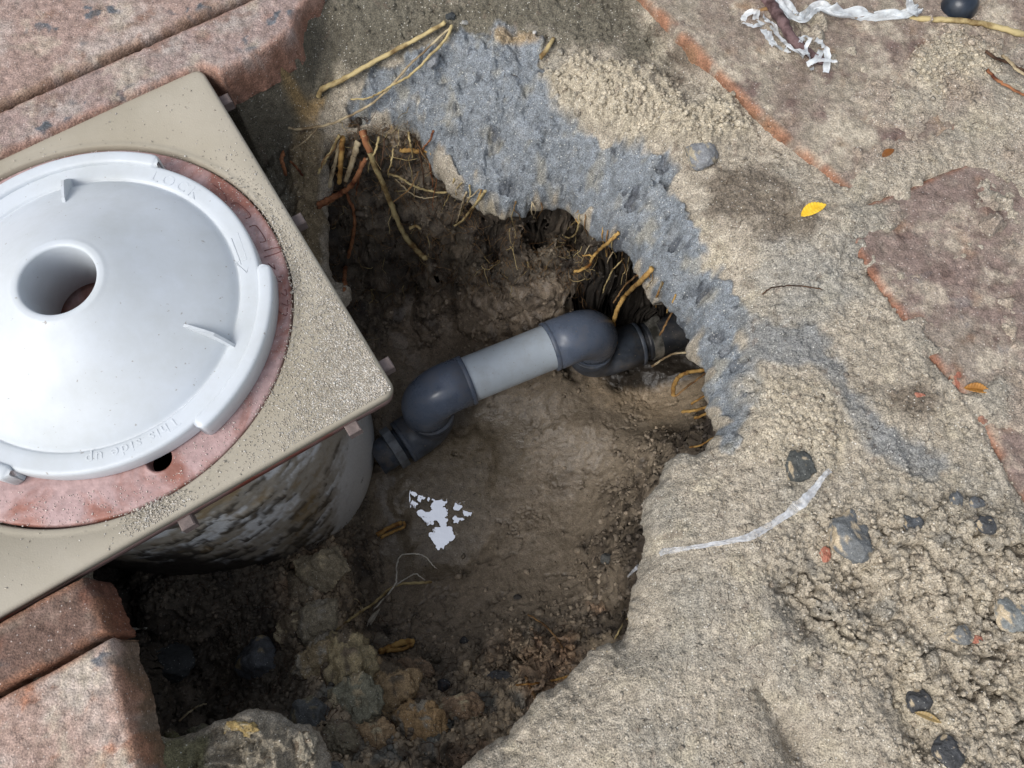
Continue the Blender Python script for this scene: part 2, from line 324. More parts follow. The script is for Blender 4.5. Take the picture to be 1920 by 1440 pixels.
# tuck under frame and pavers
for poly, lim, wdt in [(frame_poly, -.03, .012)]:
    dd = sdf(X, Y, poly); t = sstep(wdt, -.002, dd); Z = np.where(Z > lim, Z*(1-t)+lim*t, Z)
for kx in ('ul1', 'ul2', 'll1', 'll2', 'ur1', 'ur2'):
    dd = sdf(X, Y, pv[kx]); zz = ZL if kx[:2] == 'll' else ZP
    t = sstep(.004, -.004, dd)
    if kx[:2] == 'ur':
        mound = fbm(X, Y, .05, 4, 51)*.9+fbm(X, Y, .015, 3, 53)*.5
        lim = zz-.006+np.clip(mound-.12, 0, 1)*.03*sstep(.0, -.03, dd)
        Z = Z*(1-t)+np.minimum(lim+fbm(X, Y, .005, 3, 3)*.001, zz+.012)*t
    else: Z = Z*(1-t)+(zz-.016)*t
jm = (b0+a1)/2; rel_ = np.stack([X-jm[0], Y-jm[1]], -1); al_ = rel_@nv; ac_ = np.abs(rel_@dv); 
jl = sstep(.024, .010, ac_+fbm(X, Y, .03, 4, 57)*.03)*sstep(-.012, .012, al_+fbm(X, Y, .02, 3, 58)*.01)
for (qx, qy, qr) in ((1722,640,.011),(1578,420,.020),(1600,460,.010),(1640,400,.012),(1820,150,.05),(1680,200,.025),(1900,250,.05),(1905,760,.025)):
    q_ = P(qx, qy, .004); jl = np.maximum(jl, sstep(qr*1.4, qr*.6, np.hypot(X-q_[0], Y-q_[1])+fbm(X, Y, .02, 4, 59)*.02))
Zj = ZP+.0022+ground_noise(X, Y)*.6; Z = np.where(d > .02, np.maximum(Z, Z*(1-jl)+Zj*jl), Z)
# ---- colours of the ground
def lerp(c, m, col): return c*(1-m[..., None])+np.asarray(col)*m[..., None]
reg = RG['reg']
col = np.ones(X.shape+(3,))*np.array([.345, .308, .25])
v = fbm(X, Y, .06, 4, 61); col = lerp(col, sstep(-.1, .5, v), (.275, .255, .215)); v = fbm(X, Y, .03, 4, 63); col = lerp(col, sstep(.1, .5, v)*.7, (.385, .345, .265))
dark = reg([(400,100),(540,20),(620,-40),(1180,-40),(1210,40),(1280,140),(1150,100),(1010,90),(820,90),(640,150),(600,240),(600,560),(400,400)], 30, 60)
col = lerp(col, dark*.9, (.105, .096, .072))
clay = RG['clay']; col = lerp(col, clay, (.185, .208, .232))
for qx, qy, qr in DENTS:
    zq = -.045 if not (1300 < qx) else -.03; q_ = P(qx, qy, -.045); m_ = sstep(qr*1.2, qr*.8, np.hypot(X-q_[0], (Y-q_[1])*1.2)+fbm(X, Y, .008, 3, 49)*qr*1.6); col = lerp(col, m_*(.45+.4*((qx*7) % 10)/10), (.06, .066, .08))
g2 = reg([(1380,590),(1500,610),(1560,640),(1590,720),(1640,780),(1760,850),(1800,880),(1730,900),(1640,850),(1580,780),(1540,700),(1440,680),(1400,660)], 14, 30)
col = lerp(col, g2*.85, (.185, .195, .20))
g3 = reg([(1440,440),(1600,450),(1620,560),(1500,600),(1420,540)], 40, 60); col = lerp(col, g3*.45, (.24, .25, .245))
col = lerp(col, RG['pale'], (.41, .365, .285))
v = sstep(.12, .5, fbm(X, Y, .018, 4, 71)); col = lerp(col, clay*v*.55, (.30, .28, .22)); v = sstep(.36, .5, fbm(X, Y, .009, 3, 75)); col = lerp(col, clay*v*.8, (.05, .058, .07)); v = sstep(.0, .5, fbm(X, Y, .012, 4, 79)); col = lerp(col, clay*v*.5, (.235, .25, .26))
org = reg([(1300,330),(1420,310),(1500,350),(1510,430),(1400,430),(1330,400)], 30, 60)+reg([(1640,720),(1740,720),(1760,780),(1680,790)], 20, 40)+reg([(1240,60),(1290,80),(1330,140),(1270,150)], 20, 40)
col = lerp(col, np.clip(org, 0, 1)*.8, (.13, .105, .08))
pillar = reg([(560,240),(606,235),(600,300),(606,520),(590,560),(560,440),(540,330)], 8, 16); col = lerp(col, pillar*.9, (.21, .165, .10))
oc = reg([(540,190),(610,185),(600,240),(560,230)], 10, 20)+reg([(930,60),(1000,60),(1010,80),(930,85)], 8, 16); col = lerp(col, np.clip(oc, 0, 1)*.6, (.33, .22, .09))
g4 = sstep(.2, .55, fbm(X, Y, .02, 3, 81))*RG['rough']; col = lerp(col, g4*.75, (.12, .135, .145))
w1, w2, wi = worley(X+fbm(X, Y, .006, 2, 2)*.003, Y, .013, 3); gp_ = sstep(.06, .0, np.abs(fbm(X, Y, .05, 4, 29, .6)))*sstep(.05, .3, fbm(X, Y, .06, 2, 30)); col = lerp(col, RG['rough']*gp_*.8, (.07, .06, .05)); col = lerp(col, RG['rough']*.35, (.40, .345, .26))
v = sstep(.38, .5, fbm(X, Y, .008, 3, 85)); col = lerp(col, v*(1-clay)*.45, (.15, .115, .09))
mnd_ = 0
mnd = reg([(380,1370),(450,1345),(530,1365),(600,1420),(600,1520),(300,1520)], 10, 16); col = lerp(col, mnd*.8, (.215, .19, .145))
moss = reg([(250,1380),(330,1390),(380,1380),(390,1500),(260,1500)], 12, 25); col = lerp(col, moss*.8, (.12, .115, .05))
# brick colour dust near the covered pavers
for kx in ('ur1', 'ur2'):
    dd = sdf(X, Y, pv[kx]); m = sstep(.01, -.02, dd)*sstep(-.2, .3, fbm(X, Y, .035, 4, 87)); col = lerp(col, m*.55, (.26, .20, .165))
rgh = .85-.25*clay
def grid_faces(keep, shp):
    idx = np.arange(shp[0]*shp[1]).reshape(shp); a = idx[:-1, :-1]; b = idx[:-1, 1:]; c = idx[1:, 1:]; e = idx[1:, :-1]
    ok = keep[:-1, :-1] & keep[:-1, 1:] & keep[1:, 1:] & keep[1:, :-1]
    f = np.stack([a[ok], b[ok], c[ok], e[ok]], -1)
    used = np.zeros(shp[0]*shp[1], bool); used[f.ravel()] = True; remap = np.cumsum(used)-1
    return remap[f], used
def fold(X, Y, Z, d, gx, gy, w, T, under, bulge, seed=0):
    """turn the strip where -w<d<0 into the broken edge: down by T, bulging, then back under"""
    t = np.clip(-d/w, 0, 1)
    nz = fbm(X, Y, .012, 4, seed+5, .6)
    dn = -bulge*np.sin(np.pi*np.clip(t*1.3, 0, 1))+under*sstep(.45, 1, t)+nz*.004*sstep(0, .3, t)*(1-sstep(.9, 1, t)*.5)
    ins = d < 0
    Xn = np.where(ins, X+gx*(dn-d), X); Yn = np.where(ins, Y+gy*(dn-d), Y)
    Zn = np.where(ins, Z-T*(t**1.25), Z)
    return Xn, Yn, Zn
Z = Z-.004*sstep(.010, 0, d)*(d > 0)-(.004*(d <= 0))
WF = .016
# away from the broken-off lip the bank simply falls steeply
Xn, Yn, Zn = fold(X, Y, Z, d, gx, gy, WF, .050, .026, .004, 3)
faces, used = grid_faces(d > -WF-.0013, X.shape)
Vt = np.stack([Xn.ravel(), Yn.ravel(), Zn.ravel()], -1)[used]
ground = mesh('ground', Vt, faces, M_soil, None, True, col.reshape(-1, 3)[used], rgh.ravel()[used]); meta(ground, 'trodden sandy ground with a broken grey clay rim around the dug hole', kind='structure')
GX, GY, GZ, GD = ax, ay, Z, d
def topz(x, y):
    i = np.clip(np.searchsorted(GX, x)-1, 0, len(GX)-2); j = np.clip(np.searchsorted(GY, y)-1, 0, len(GY)-2)
    return GZ[j, i]
# ---------------------------------------------------------------- the pit
pp = [(850,600,-.33),(1000,565,-.315),(1080,540,-.29),(780,570,-.32),(720,620,-.325),(1100,800,-.312),(1250,700,-.322),(1320,690,-.315),(1330,640,-.31),(1400,640,-.29),(1330,590,-.26),(1310,760,-.300),(1300,830,-.275),(1000,1000,-.322),(850,980,-.334),(800,940,-.335),(880,900,-.335),(850,850,-.336),(950,760,-.33),(1150,740,-.322),(1200,690,-.325),(1120,660,-.325),(1150,1000,-.285),(1000,1150,-.275),(1100,1080,-.28),(1150,1150,-.235),(1060,1200,-.23),(850,1250,-.235),(950,1280,-.20),(900,1370,-.165),(860,1430,-.13),(780,1190,-.275),(800,1080,-.32),(1200,900,-.285),(700,1380,-.15),(760,1330,-.18),(800,1420,-.13),
(660,560,-.25),(640,480,-.21),(700,470,-.20),(740,520,-.26),(700,560,-.29),(700,400,-.15),(720,330,-.12),(760,270,-.092),(680,270,-.09),(640,330,-.12),(620,400,-.15),(860,380,-.135),(880,440,-.165),(800,470,-.19),(850,520,-.26),(930,510,-.25),(1000,450,-.17),(960,400,-.135),(1050,420,-.14),(1100,470,-.17),(1050,500,-.23),(1150,520,-.22),(1210,560,-.235),(1180,590,-.29),(1260,590,-.25),
(720,950,-.335),(700,1040,-.33),(700,1110,-.31),(690,1180,-.28),(730,1240,-.255),
(600,1060,-.225),(620,1110,-.205),(560,1060,-.235),(500,1080,-.215),(400,1105,-.19),(320,1130,-.165),(260,1140,-.15),(300,1200,-.21),(330,1270,-.235),(400,1200,-.22),(480,1170,-.215),(560,1160,-.205),(610,1190,-.19),(640,1240,-.17),(660,1300,-.15),(560,1250,-.19),(490,1260,-.205),(420,1320,-.20),(350,1350,-.21),(540,1330,-.16),(600,1370,-.13),(480,1370,-.13),(660,1400,-.115),(700,1460,-.10),(800,1500,-.09),(640,1340,-.135),(200,1200,-.22),(250,1330,-.22)]
ppts = [P(*p) for p in pp]
UCX, UCY = P(1325, 640, -.19)[:2]
_rp = [P(*q) for q in rim_px[6:44]]
for i_ in range(1, len(_rp)-1):
    tt = _rp[i_+1][:2]-_rp[i_-1][:2]; tt /= np.linalg.norm(tt); nn_ = np.array([-tt[1], tt[0]])
    for o_, z_ in ((.030, -.07), (.05, -.05)):
        q = _rp[i_][:2]+nn_*o_
        if sdf(np.array([q[0]]), np.array([q[1]]), rim)[0] > o_*.6 and math.hypot(q[0]-UCX, q[1]-UCY) > .085: ppts.append(np.array([q[0], q[1], z_]))
fpit = rbf(ppts)
axp = np.arange(-.42, .40, .00095); ayp = np.arange(-.17, .47, .00095)
XP, YP = np.meshgrid(axp, ayp)
dp = sdf(XP, YP, rim)
Zp = fpit(XP, YP)
PXp, PYp = Qv(XP, YP, Zp)
def RGp(x, y): return sstep(.04, -.02, y)
def regp(poly, soft, amp=30): return sstep(-soft, soft, -(sdf(PXp, PYp, poly))+fbm(XP, YP, .02, 3, 13)*amp)
mudm = regp([(730,560),(1000,530),(1100,520),(1190,560),(1330,680),(1330,800),(1260,1000),(1230,1180),(1090,1240),(980,1210),(860,1240),(740,1190),(690,1100),(700,900),(700,650)], 25)
smooth = regp([(740,700),(900,760),(1000,800),(960,900),(900,1000),(860,1080),(740,1080),(700,950)], 40)
clod = regp([(520,1020),(640,1010),(700,1200),(830,1280),(1000,1180),(1180,1200),(900,1500),(560,1500),(600,1330),(540,1200)], 30)
wallm = np.clip(1-mudm-clod, 0, 1)
wallm = wallm*np.clip(1-regp([(840,1040),(1350,900),(1350,1300),(1000,1500),(840,1300)], 20), 0, 1)
w1, w2, wi = worley(XP+fbm(XP, YP, .01, 3, 3)*.008, YP+fbm(XP, YP, .01, 3, 6)*.008, .030, 5); q1, q2, qi = worley(XP, YP, .008, 9); s1, s2, si = worley(XP, YP, .004, 15)
rel = wallm*(fbm(XP, YP, .03, 5, 91, .65)*.012+np.clip(.6-q1, 0, 1)*.005+np.clip(.6-s1, 0, 1)*.0025)
crack = sstep(.07, .0, np.abs(fbm(XP, YP, .035, 5, 93, .6)))
rel += mudm*(1-smooth)*(fbm(XP, YP, .05, 5, 95, .45)*.0048-crack*.0016*sstep(0, .3, fbm(XP, YP, .05, 2, 99)+.15)+fbm(XP, YP, .006, 3, 98)*.0008)
rel += mudm*smooth*fbm(XP, YP, .04, 3, 95)*.001
rel += clod*((np.clip(.75-w1, 0, 1)*.016+(wi-.5)*.010)*sstep(0, .3, w2-w1)+fbm(XP, YP, .012, 4, 97, .6)*.004+np.clip(.6-s1, 0, 1)*.002-.005)
Zp = Zp+rel
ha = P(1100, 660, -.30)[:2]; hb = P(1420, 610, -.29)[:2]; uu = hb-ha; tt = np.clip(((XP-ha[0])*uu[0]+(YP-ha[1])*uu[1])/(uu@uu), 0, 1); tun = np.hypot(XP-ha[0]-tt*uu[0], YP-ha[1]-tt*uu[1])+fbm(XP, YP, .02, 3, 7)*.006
# walls under the overhanging rim
zt = ztop(XP, YP)
UU = .13*sstep(.10, .045, np.hypot(XP-UCX, YP-UCY)); t = sstep(.016, .042, dp-UU+fbm(XP, YP, .02, 3, 77)*.008); Zp = Zp*(1-t)+np.maximum(Zp, zt-.032)*t
ct = sstep(.034, .024, tun); Zp = Zp*(1-ct)+np.minimum(Zp, -.325+fbm(XP, YP, .02, 3, 8)*.004)*ct
# hollow cut to the outline of the sky glint, not of the whole puddle
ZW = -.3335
wpoly = [(806,998),(815,1024),(824,1031),(838,1022),(854,1004),(846,990),(838,984),(834,972),(842,960),(830,952),(838,938),(812,940),(806,946),(812,958),(800,962),(790,955),(780,960),(792,976),(806,985),(818,974),(826,985)]
wp2 = [[(776,940),(784,944),(782,952),(774,948)],[(855,945),(866,948),(862,956),(852,952)],[(868,958),(886,960),(884,967),(870,966)],[(786,930),(794,934),(790,940),(784,936)],[(850,846),(857,848),(853,855),(846,850)],[(862,852),(867,853),(866,857),(861,856)],[(848,968),(870,972),(858,980),(846,976)],[(775,924),(781,926),(779,932),(773,930)],[(800,935),(806,934),(803,942)]]
X3, Y3 = XP, YP; jx = fbm(XP, YP, .006, 3, 55, .65)*.0045; jy = fbm(XP, YP, .006, 3, 57, .65)*.0045
near = sdf(XP, YP, wp([(760,850),(800,830),(880,840),(905,900),(900,990),(860,1040),(810,1040),(775,1000)], ZW))
flatm = sstep(.030, -.002, near+fbm(XP, YP, .03, 3, 66)*.02)*mudm
wcx, wcy = P(825, 985, ZW)[:2]; TX, TY = .062, -.02  # puddle plane tilted so that its reflection clears the collar and shows sky
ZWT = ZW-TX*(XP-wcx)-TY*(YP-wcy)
Zp = Zp*(1-flatm)+(ZWT+.0016+fbm(XP, YP, .02, 3, 5)*.0011)*flatm
wd = sdf(XP+jx, YP+jy, wp(wpoly, ZW))
for q in wp2: wd = np.minimum(wd, sdf(XP+jx, YP+jy, wp(q, ZW)))
Zp = Zp-.0045*sstep(.0012, -.0012, wd)*flatm
keep = dp < .055+UU
gzy, gzx = np.gradient(Zp, .00095); slope = sstep(.75, 2.2, np.hypot(gzx, gzy))*(1-flatm)*(1-smooth)
def n3d(s_, o_, sd_): return (fbm(XP+Zp*.8, Zp*1.1-YP*.6, s_, o_, sd_, .6)+fbm(YP+Zp*.9, XP-Zp*.7, s_, o_, sd_+5, .6))*.7
lump, l2_, _ = worley(XP+Zp*.8+fbm(XP, Zp, .008, 2, 3)*.005, Zp*1.1-YP*.5, .011, 19)
XD = n3d(.03, 5, 131)*.012*slope; YD = n3d(.03, 5, 141)*.014*slope-(np.clip(.6-lump, 0, 1)*.008)*slope
ZD = n3d(.012, 4, 151)*.004*slope
# colours
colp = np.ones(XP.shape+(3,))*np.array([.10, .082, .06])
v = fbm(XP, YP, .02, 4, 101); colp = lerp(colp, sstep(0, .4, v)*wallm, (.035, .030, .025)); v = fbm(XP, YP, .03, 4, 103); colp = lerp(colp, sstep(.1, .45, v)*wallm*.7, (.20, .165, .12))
colp = lerp(colp, mudm, (.225, .185, .138)); colp = lerp(colp, mudm*sstep(.1, .5, fbm(XP, YP, .05, 4, 105)), (.18, .148, .112))
colp = lerp(colp, mudm*crack*.35*sstep(0, .3, fbm(XP, YP, .05, 2, 99)+.15), (.05, .035, .025)); colp = lerp(colp, smooth*.75, (.145, .12, .085))
colp = lerp(colp, clod, (.34, .27, .185)); colp = lerp(colp, clod*sstep(.1, .4, fbm(XP, YP, .04, 3, 107)), (.27, .185, .12)); colp = lerp(colp, clod*sstep(.15, .4, fbm(XP, YP, .03, 3, 109)), (.16, .16, .14))
v = sstep(.07, 0, np.abs(fbm(XP, YP, .03, 5, 111, .6)))*sstep(-.1, .2, fbm(XP, YP, .05, 2, 113)); colp = lerp(colp, clod*v*.85, (.02, .016, .012))
pocket = regp([(220,1100),(420,1080),(560,1150),(560,1320),(400,1380),(260,1380)], 30, 60); colp = lerp(colp, pocket*.7, (.075, .062, .046))
oran = regp([(960,1230),(1060,1190),(1100,1230),(1050,1330),(980,1340)], 15, 30)+regp([(1100,1130),(1130,1120),(1140,1150),(1110,1160)], 8, 10)+regp([(1060,660),(1150,520),(1000,520),(960,560)], 20, 30)*0
colp = lerp(colp, np.clip(oran, 0, 1)*.45, (.29, .17, .10))
pn1 = regp([(730,330),(800,310),(850,370),(900,380),(880,430),(760,440),(700,420)], 20, 40); colp = lerp(colp, pn1*.4, (.22, .18, .135))
flo = regp([(730,620),(760,560),(900,540),(1060,530),(1120,500),(1160,560),(1100,620),(900,660),(760,690)], 15, 30); colp = lerp(colp, flo*.6, (.26, .205, .15))
sand2 = regp([(1100,660),(1280,660),(1350,700),(1330,760),(1240,800),(1100,740)], 20, 30); colp = lerp(colp, sand2*.6, (.36, .28, .19))
rgp = .75-.38*mudm
rgp = rgp-.26*smooth
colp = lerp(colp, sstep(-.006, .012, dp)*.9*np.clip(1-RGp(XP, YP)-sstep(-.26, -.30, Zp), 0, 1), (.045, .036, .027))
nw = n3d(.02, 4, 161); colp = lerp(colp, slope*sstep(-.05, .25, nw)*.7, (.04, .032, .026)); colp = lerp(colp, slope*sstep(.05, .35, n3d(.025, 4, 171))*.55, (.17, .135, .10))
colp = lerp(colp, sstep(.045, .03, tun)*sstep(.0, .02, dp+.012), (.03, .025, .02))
faces, used = grid_faces(keep, XP.shape)
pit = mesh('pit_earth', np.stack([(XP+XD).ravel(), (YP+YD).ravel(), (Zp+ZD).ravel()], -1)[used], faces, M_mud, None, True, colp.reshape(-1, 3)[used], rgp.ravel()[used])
meta(pit, 'wet brown mud floor and dark soil walls of the dug hole', kind='structure')
def pitz(x, y):
    i = int(np.clip((x-axp[0])/.00095, 0, len(axp)-1)); j = int(np.clip((y-ayp[0])/.00095, 0, len(ayp)-1)); return Zp[j, i]
# puddle shown only as its sky glint: mirror metal in glint-shaped patches
m, nt_, bs = newmat('puddle_glint'); bs.inputs['Base Color'].default_value = (1, 1, 1, 1); bs.inputs['Metallic'].default_value = 1.0; bs.inputs['Roughness'].default_value = .06; tc = N_(nt_ := m.node_tree, 'TexCoord'); finebump(nt_, bs, tc.outputs['Object'], 120, 45, .0006, .25)
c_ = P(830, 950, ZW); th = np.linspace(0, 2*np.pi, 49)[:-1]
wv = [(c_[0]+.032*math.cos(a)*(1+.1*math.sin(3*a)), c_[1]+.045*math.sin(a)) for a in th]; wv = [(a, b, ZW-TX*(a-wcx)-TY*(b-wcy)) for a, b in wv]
wo = mesh('puddle_glint', wv, [tuple(range(48))], m, None, False); meta(wo, 'mirror patches shaped as the sky glint of the muddy puddle below the pipe', kind='structure')
# ---------------------------------------------------------------- pavers
def slab(name, poly, ztop_, T, label, cols, seed, cat='paver', group=None, edge=.005, res=.0012, sandy=.4, parent_col=None, nudge=0.0, wob=.0015, und=.0, spots=1.0):
    poly = np.array(poly)
    x0, y0 = poly.min(0)-.012; x1, y1 = poly.max(0)+.012
    # refine only where the camera can look
    xs = np.arange(x0, x1, res); ys = np.arange(y0, y1, res); X, Y = np.meshgrid(xs, ys)
    d, gx, gy = sdf(X, Y, poly, True); d = d-0.0; jit = fbm(X, Y, .02, 4, seed, .6)*wob*2
    w = .006
    Z = ztop_+fbm(X, Y, .08, 3, seed+1)*.0012+fbm(X, Y, .006, 4, seed+2, .6)*.0008-edge*.8*(1-np.sqrt(np.clip(1-np.clip(1+d/edge, 0, 1)**2, 0, 1)))
    pit1, pit2, _ = worley(X, Y, .011, seed+3); Z -= .0009*sstep(.28, .1, pit1)
    t = np.clip(d/w, 0, 1); dn = jit*1.2*sstep(0, .4, t)-und*t
    out = d > 0
    Xn = np.where(out, X+gx*(dn-d), X); Yn = np.where(out, Y+gy*(dn-d), Y); Zn = np.where(out, ztop_-edge*.8-(T-edge*.8)*t, Z)
    f, used = grid_faces(d < w+1.6*res, X.shape)
    c = np.ones(X.shape+(3,))*np.array(cols[0])
    c = lerp(c, sstep(-.15, .35, fbm(X, Y, .05, 5, seed+5, .6)), cols[1]); c = lerp(c, sstep(.12, .42, fbm(X, Y, .025, 5, seed+7, .6)), cols[2])
    c = lerp(c, sstep(.0, .35, fbm(X, Y, .035, 5, seed+9, .65))*sandy*(d < 0), (.44, .39, .31))
    c = lerp(c, sstep(.36, .42, fbm(X, Y, .016, 3, seed+11))*sstep(0, .3, fbm(X, Y, .08, 2, seed+12))*spots, (.11, .12, .135)); c = c*(1+.25*fbm(X, Y, .004, 3, seed+13))[..., None]
    c = lerp(c, sstep(-.006, 0.0, d)*.85*sstep(-.45, .0, fbm(X, Y, .02, 4, seed+17)), cols[3])
    c = lerp(c, sstep(.1, .5, t+fbm(X, Y, .02, 4, seed+15)*.6)*.7, cols[4])
    if parent_col: c = parent_col(X, Y, Z, c)
    o = mesh(name, np.stack([Xn.ravel(), Yn.ravel(), Zn.ravel()], -1)[used], f, M_brick, None, True, c.reshape(-1, 3)[used], np.full(used.sum(), .85))
    return meta(o, label, cat, group)
PK = [(.29, .22, .20), (.345, .30, .275), (.235, .165, .14), (.32, .19, .145), (.24, .12, .08)]
slab('paver', pv['ul1'], ZP, .035, 'narrow pinkish brick strip along the upper edge of the tan skimmer collar', PK, 201, group='brick pavers around the hole', edge=.005, sandy=.45)
slab('paver', pv['ul2'], ZP+.001, .035, 'dusty pink brick paver filling the upper left corner of the photo', [(.31, .225, .195), (.36, .30, .27), (.26, .17, .135), (.26, .17, .12), (.13, .08, .05)], 231, group='brick pavers around the hole', sandy=.45)
slab('paver', pv['ll1'], ZL, .034, 'dark brown red brick with mossy grains tucked under the lower tan collar edge', [(.15, .095, .075), (.20, .14, .115), (.115, .072, .055), (.25, .12, .07), (.16, .06, .035)], 261, group='brick pavers around the hole', sandy=.2)
slab('paver', pv['ll2'], ZL, .036, 'pale pink brick with orange patches and grey stones in the lower left corner', [(.36, .26, .22), (.40, .34, .30), (.33, .16, .10), (.32, .17, .11), (.11, .08, .045)], 291, group='brick pavers around the hole', sandy=.6)
def urcol(X, Y, Z, c):
    px, py = Qv(X, Y, Z)
    m = sstep(-8, 8, -sdf(px, py, [(1645,280),(1690,268),(1705,282),(1665,300),(1650,304)])+fbm(X, Y, .006, 3, 3)*14); c = lerp(c, m*.9, (.20, .07, .012))
    return c
UR = [(.215, .17, .14), (.28, .245, .195), (.155, .11, .095), (.30, .14, .08), (.26, .165, .095)]
slab('paver', pv['ur1'], ZP, .035, 'sand covered brick paver at upper right with an orange side edge above the yellow leaf', UR, 321, group='brick pavers around the hole', sandy=.8, spots=0, parent_col=urcol)
slab('paver', pv['ur2'], ZP, .035, 'brown sand covered brick paver at the right edge beside the red brick chip', [(.20, .15, .13), (.27, .23, .19), (.15, .105, .09), (.28, .125, .075), (.22, .12, .07)], 351, group='brick pavers around the hole', sandy=.65, spots=.3)
# ---------------------------------------------------------------- pool skimmer
M_tan = plain('tan_plastic', (.33, .295, .228), .75, .04, 9, .0002, 500, (.395, .36, .295), .3, (.35, .7))
M_redrim = plain('red_plastic_edge', (.22, .06, .04), .6, .25, 25, .0004, 300, (.20, .135, .125), .3, (.36, .52))
M_tab = plain('grey_pink_tab', (.16, .125, .115), .7, .2, 120, .0003, 400)
M_inshade = plain('inside_shade', (.015, .008, .007), .6, .2, 50)  # shade inside the white body, painted as near-black
sk = empty('pool_skimmer', (C[0], C[1], 0))
meta(sk, 'square tan plastic skimmer collar on a dirty white round body at the left', 'skimmer')
def rsq(t, s, r):
    """point at angle t of a rounded square of half side s, corner radius r"""
    dx, dy = math.cos(t), math.sin(t); k = s/max(abs(dx), abs(dy)); x, y = dx*k, dy*k
    if abs(x) > s-r and abs(y) > s-r:
        cx, cy = math.copysign(s-r, x), math.copysign(s-r, y); b = -(dx*cx+dy*cy); c = cx*cx+cy*cy-r*r
        k = -b+math.sqrt(max(b*b-c, 0)); x, y = dx*k, dy*k
    return x, y
def ringloft(loops, N=720):
    v = []; f = []
    ang = sorted([2*math.pi*i/N for i in range(N)])
    for kind, a, z, r in loops:
        for t in ang:
            x, y = (a*math.cos(t), a*math.sin(t)) if kind == 'c' else rsq(t, a, r)
            p = fr(x, y); v.append((p[0], p[1], z))
    m = len(loops)
    for j in range(m-1):
        for i in range(N): f.append((j*N+i, j*N+(i+1) % N, (j+1)*N+(i+1) % N, (j+1)*N+i))
    return v, f
v, f = ringloft([('c', RH+.0002, -.016, 0), ('c', RH, -.0045, 0), ('c', RH+.0006, -.0012, 0), ('c', RH+.0016, -.0003, 0), ('c', RH+.0035, -.0006, 0), ('c', RH+.006, -.0006, 0), ('c', RH+.0068, 0, 0), ('s', HS-.0055, 0, .006), ('s', HS-.0022, 0, .007), ('s', HS-.0008, -.0005, .0075), ('s', HS, -.002, .008), ('s', HS+.0003, -.0062, .008), ('s', HS-.003, -.0064, .008)])
mesh('collar', v, f, M_tan, sk)
v, f = ringloft([('s', HS-.004, -.0066, .008), ('s', HS-.0002, -.0068, .008), ('s', HS+.0001, -.0082, .008), ('s', HS-.0008, -.015, .008), ('s', HS-.006, -.017, .008), ('c', RH+.002, -.017, 0)])
mesh('collar_edge', v, f, M_redrim, sk)
def tab(px, py, side):
    p = P(px, py, -.010)[:2]-C; a = p@U; b = p@W_; mb = MB(); s = HS+.0055; hw, hd = (.0048, .0042)
    cx, cy = (s, b) if side == 'u' else (a, -s)
    if side == 'd': hw, hd = hd, hw
    ww = (hd, hw) if side == 'u' else (hd, hw)
    def box(x0, x1, y0, y1, z0, z1, ch):
        v = []
        for z, c in ((z0, 0), (z1-ch, 0), (z1, ch)):
            for x, y in ((x0+c, y0+c), (x1-c, y0+c), (x1-c, y1-c), (x0+c, y1-c)): q = fr(x, y); v.append((q[0], q[1], z))
        f = [(3, 2, 1, 0), (8, 9, 10, 11)]
        for j in (0, 4):
            for i in range(4): f.append((j+i, j+(i+1) % 4, j+4+(i+1) % 4, j+4+i))
        mb.add(v, f)
    if side == 'u': box(cx-.006, cx+.0018, cy-.0042, cy+.0042, -.017, -.009, .0008)
    else: box(cx-.0042, cx+.0042, cy-.0012, cy+.006, -.017, -.009, .0008)
    mb.build('tab', M_tab, sk, False)
for q in ((424,186,'u'),(560,412,'u'),(727,682,'u'),(662,803,'d'),(350,980,'d')): tab(*q)
# body with earth clinging to it, coloured per vertex by where the dirt sits
CB_ = C+np.array([.000, -.001])
prof = [(.118, -.013), (.124, -.02), (.1275, -.04), (.1295, -.08), (.131, -.13), (.132, -.20), (.132, -.27), (.130, -.31), (.122, -.34), (.104, -.362), (.08, -.37)]
prof = catmull(prof, 14); v, f = lathe(prof, CB_, 720); v = np.array(v)
th = np.arctan2(v[:, 1]-CB_[1], v[:, 0]-CB_[0]); hz = v[:, 2]
px, py = Qv(v[:, 0], v[:, 1], v[:, 2])
st = fbm(th*.132*.8+hz*.5, hz*1.5-th*.06, .045, 6, 401, .66); st2 = fbm(th*.13+hz*.5, hz*1.6, .026, 5, 411, .62)
lim = sstep(670, 600, px+st*90); edge_ = sstep(30, -30, np.abs(px-622+(py-850)*.45)-22+st2*60)
dirt = np.clip(lim*sstep(-.32, .10, st)+edge_*.8*.9, 0, 1); blk = sstep(.05, .28, st2+(py-1000)/420.*lim)*lim; blk = np.clip(blk+sstep(.1, .3, fbm(v[:, 0], v[:, 2], .03, 4, 421))*lim*.8, 0, 1)
cb = np.ones((len(v), 3))*np.array([.68, .69, .68]); cb = lerp(cb, sstep(.15, .9, dirt+.25*st2)*.85, (.31, .265, .195)); fine_ = fbm(th*.13*.7+hz*.4, hz*1.4, .010, 5, 431, .7); cb = lerp(cb, sstep(.35, .85, blk*.9+fine_*.8)*.93, (.045, .036, .026)); cb = lerp(cb, lim*sstep(.05, .4, fine_)*.55, (.16, .115, .06)); cb = lerp(cb, sstep(.18, .35, st)*lim*.6, (.26, .17, .06))
s3 = sstep(1030, 1050, py+st2*40)*sstep(800, 640, px); cb = lerp(cb, s3, (.03, .025, .02))
rr = 1+ (dirt*.016+blk*.012)*(st2+.3)+lim*.012*fine_
v[:, 0] = CB_[0]+(v[:, 0]-CB_[0])*rr; v[:, 1] = CB_[1]+(v[:, 1]-CB_[1])*rr
M_body = attrmat('stained_white_plastic', .55, .0003, .08, 500)
mesh('body', v, np.array(f), M_body, sk, True, cb)
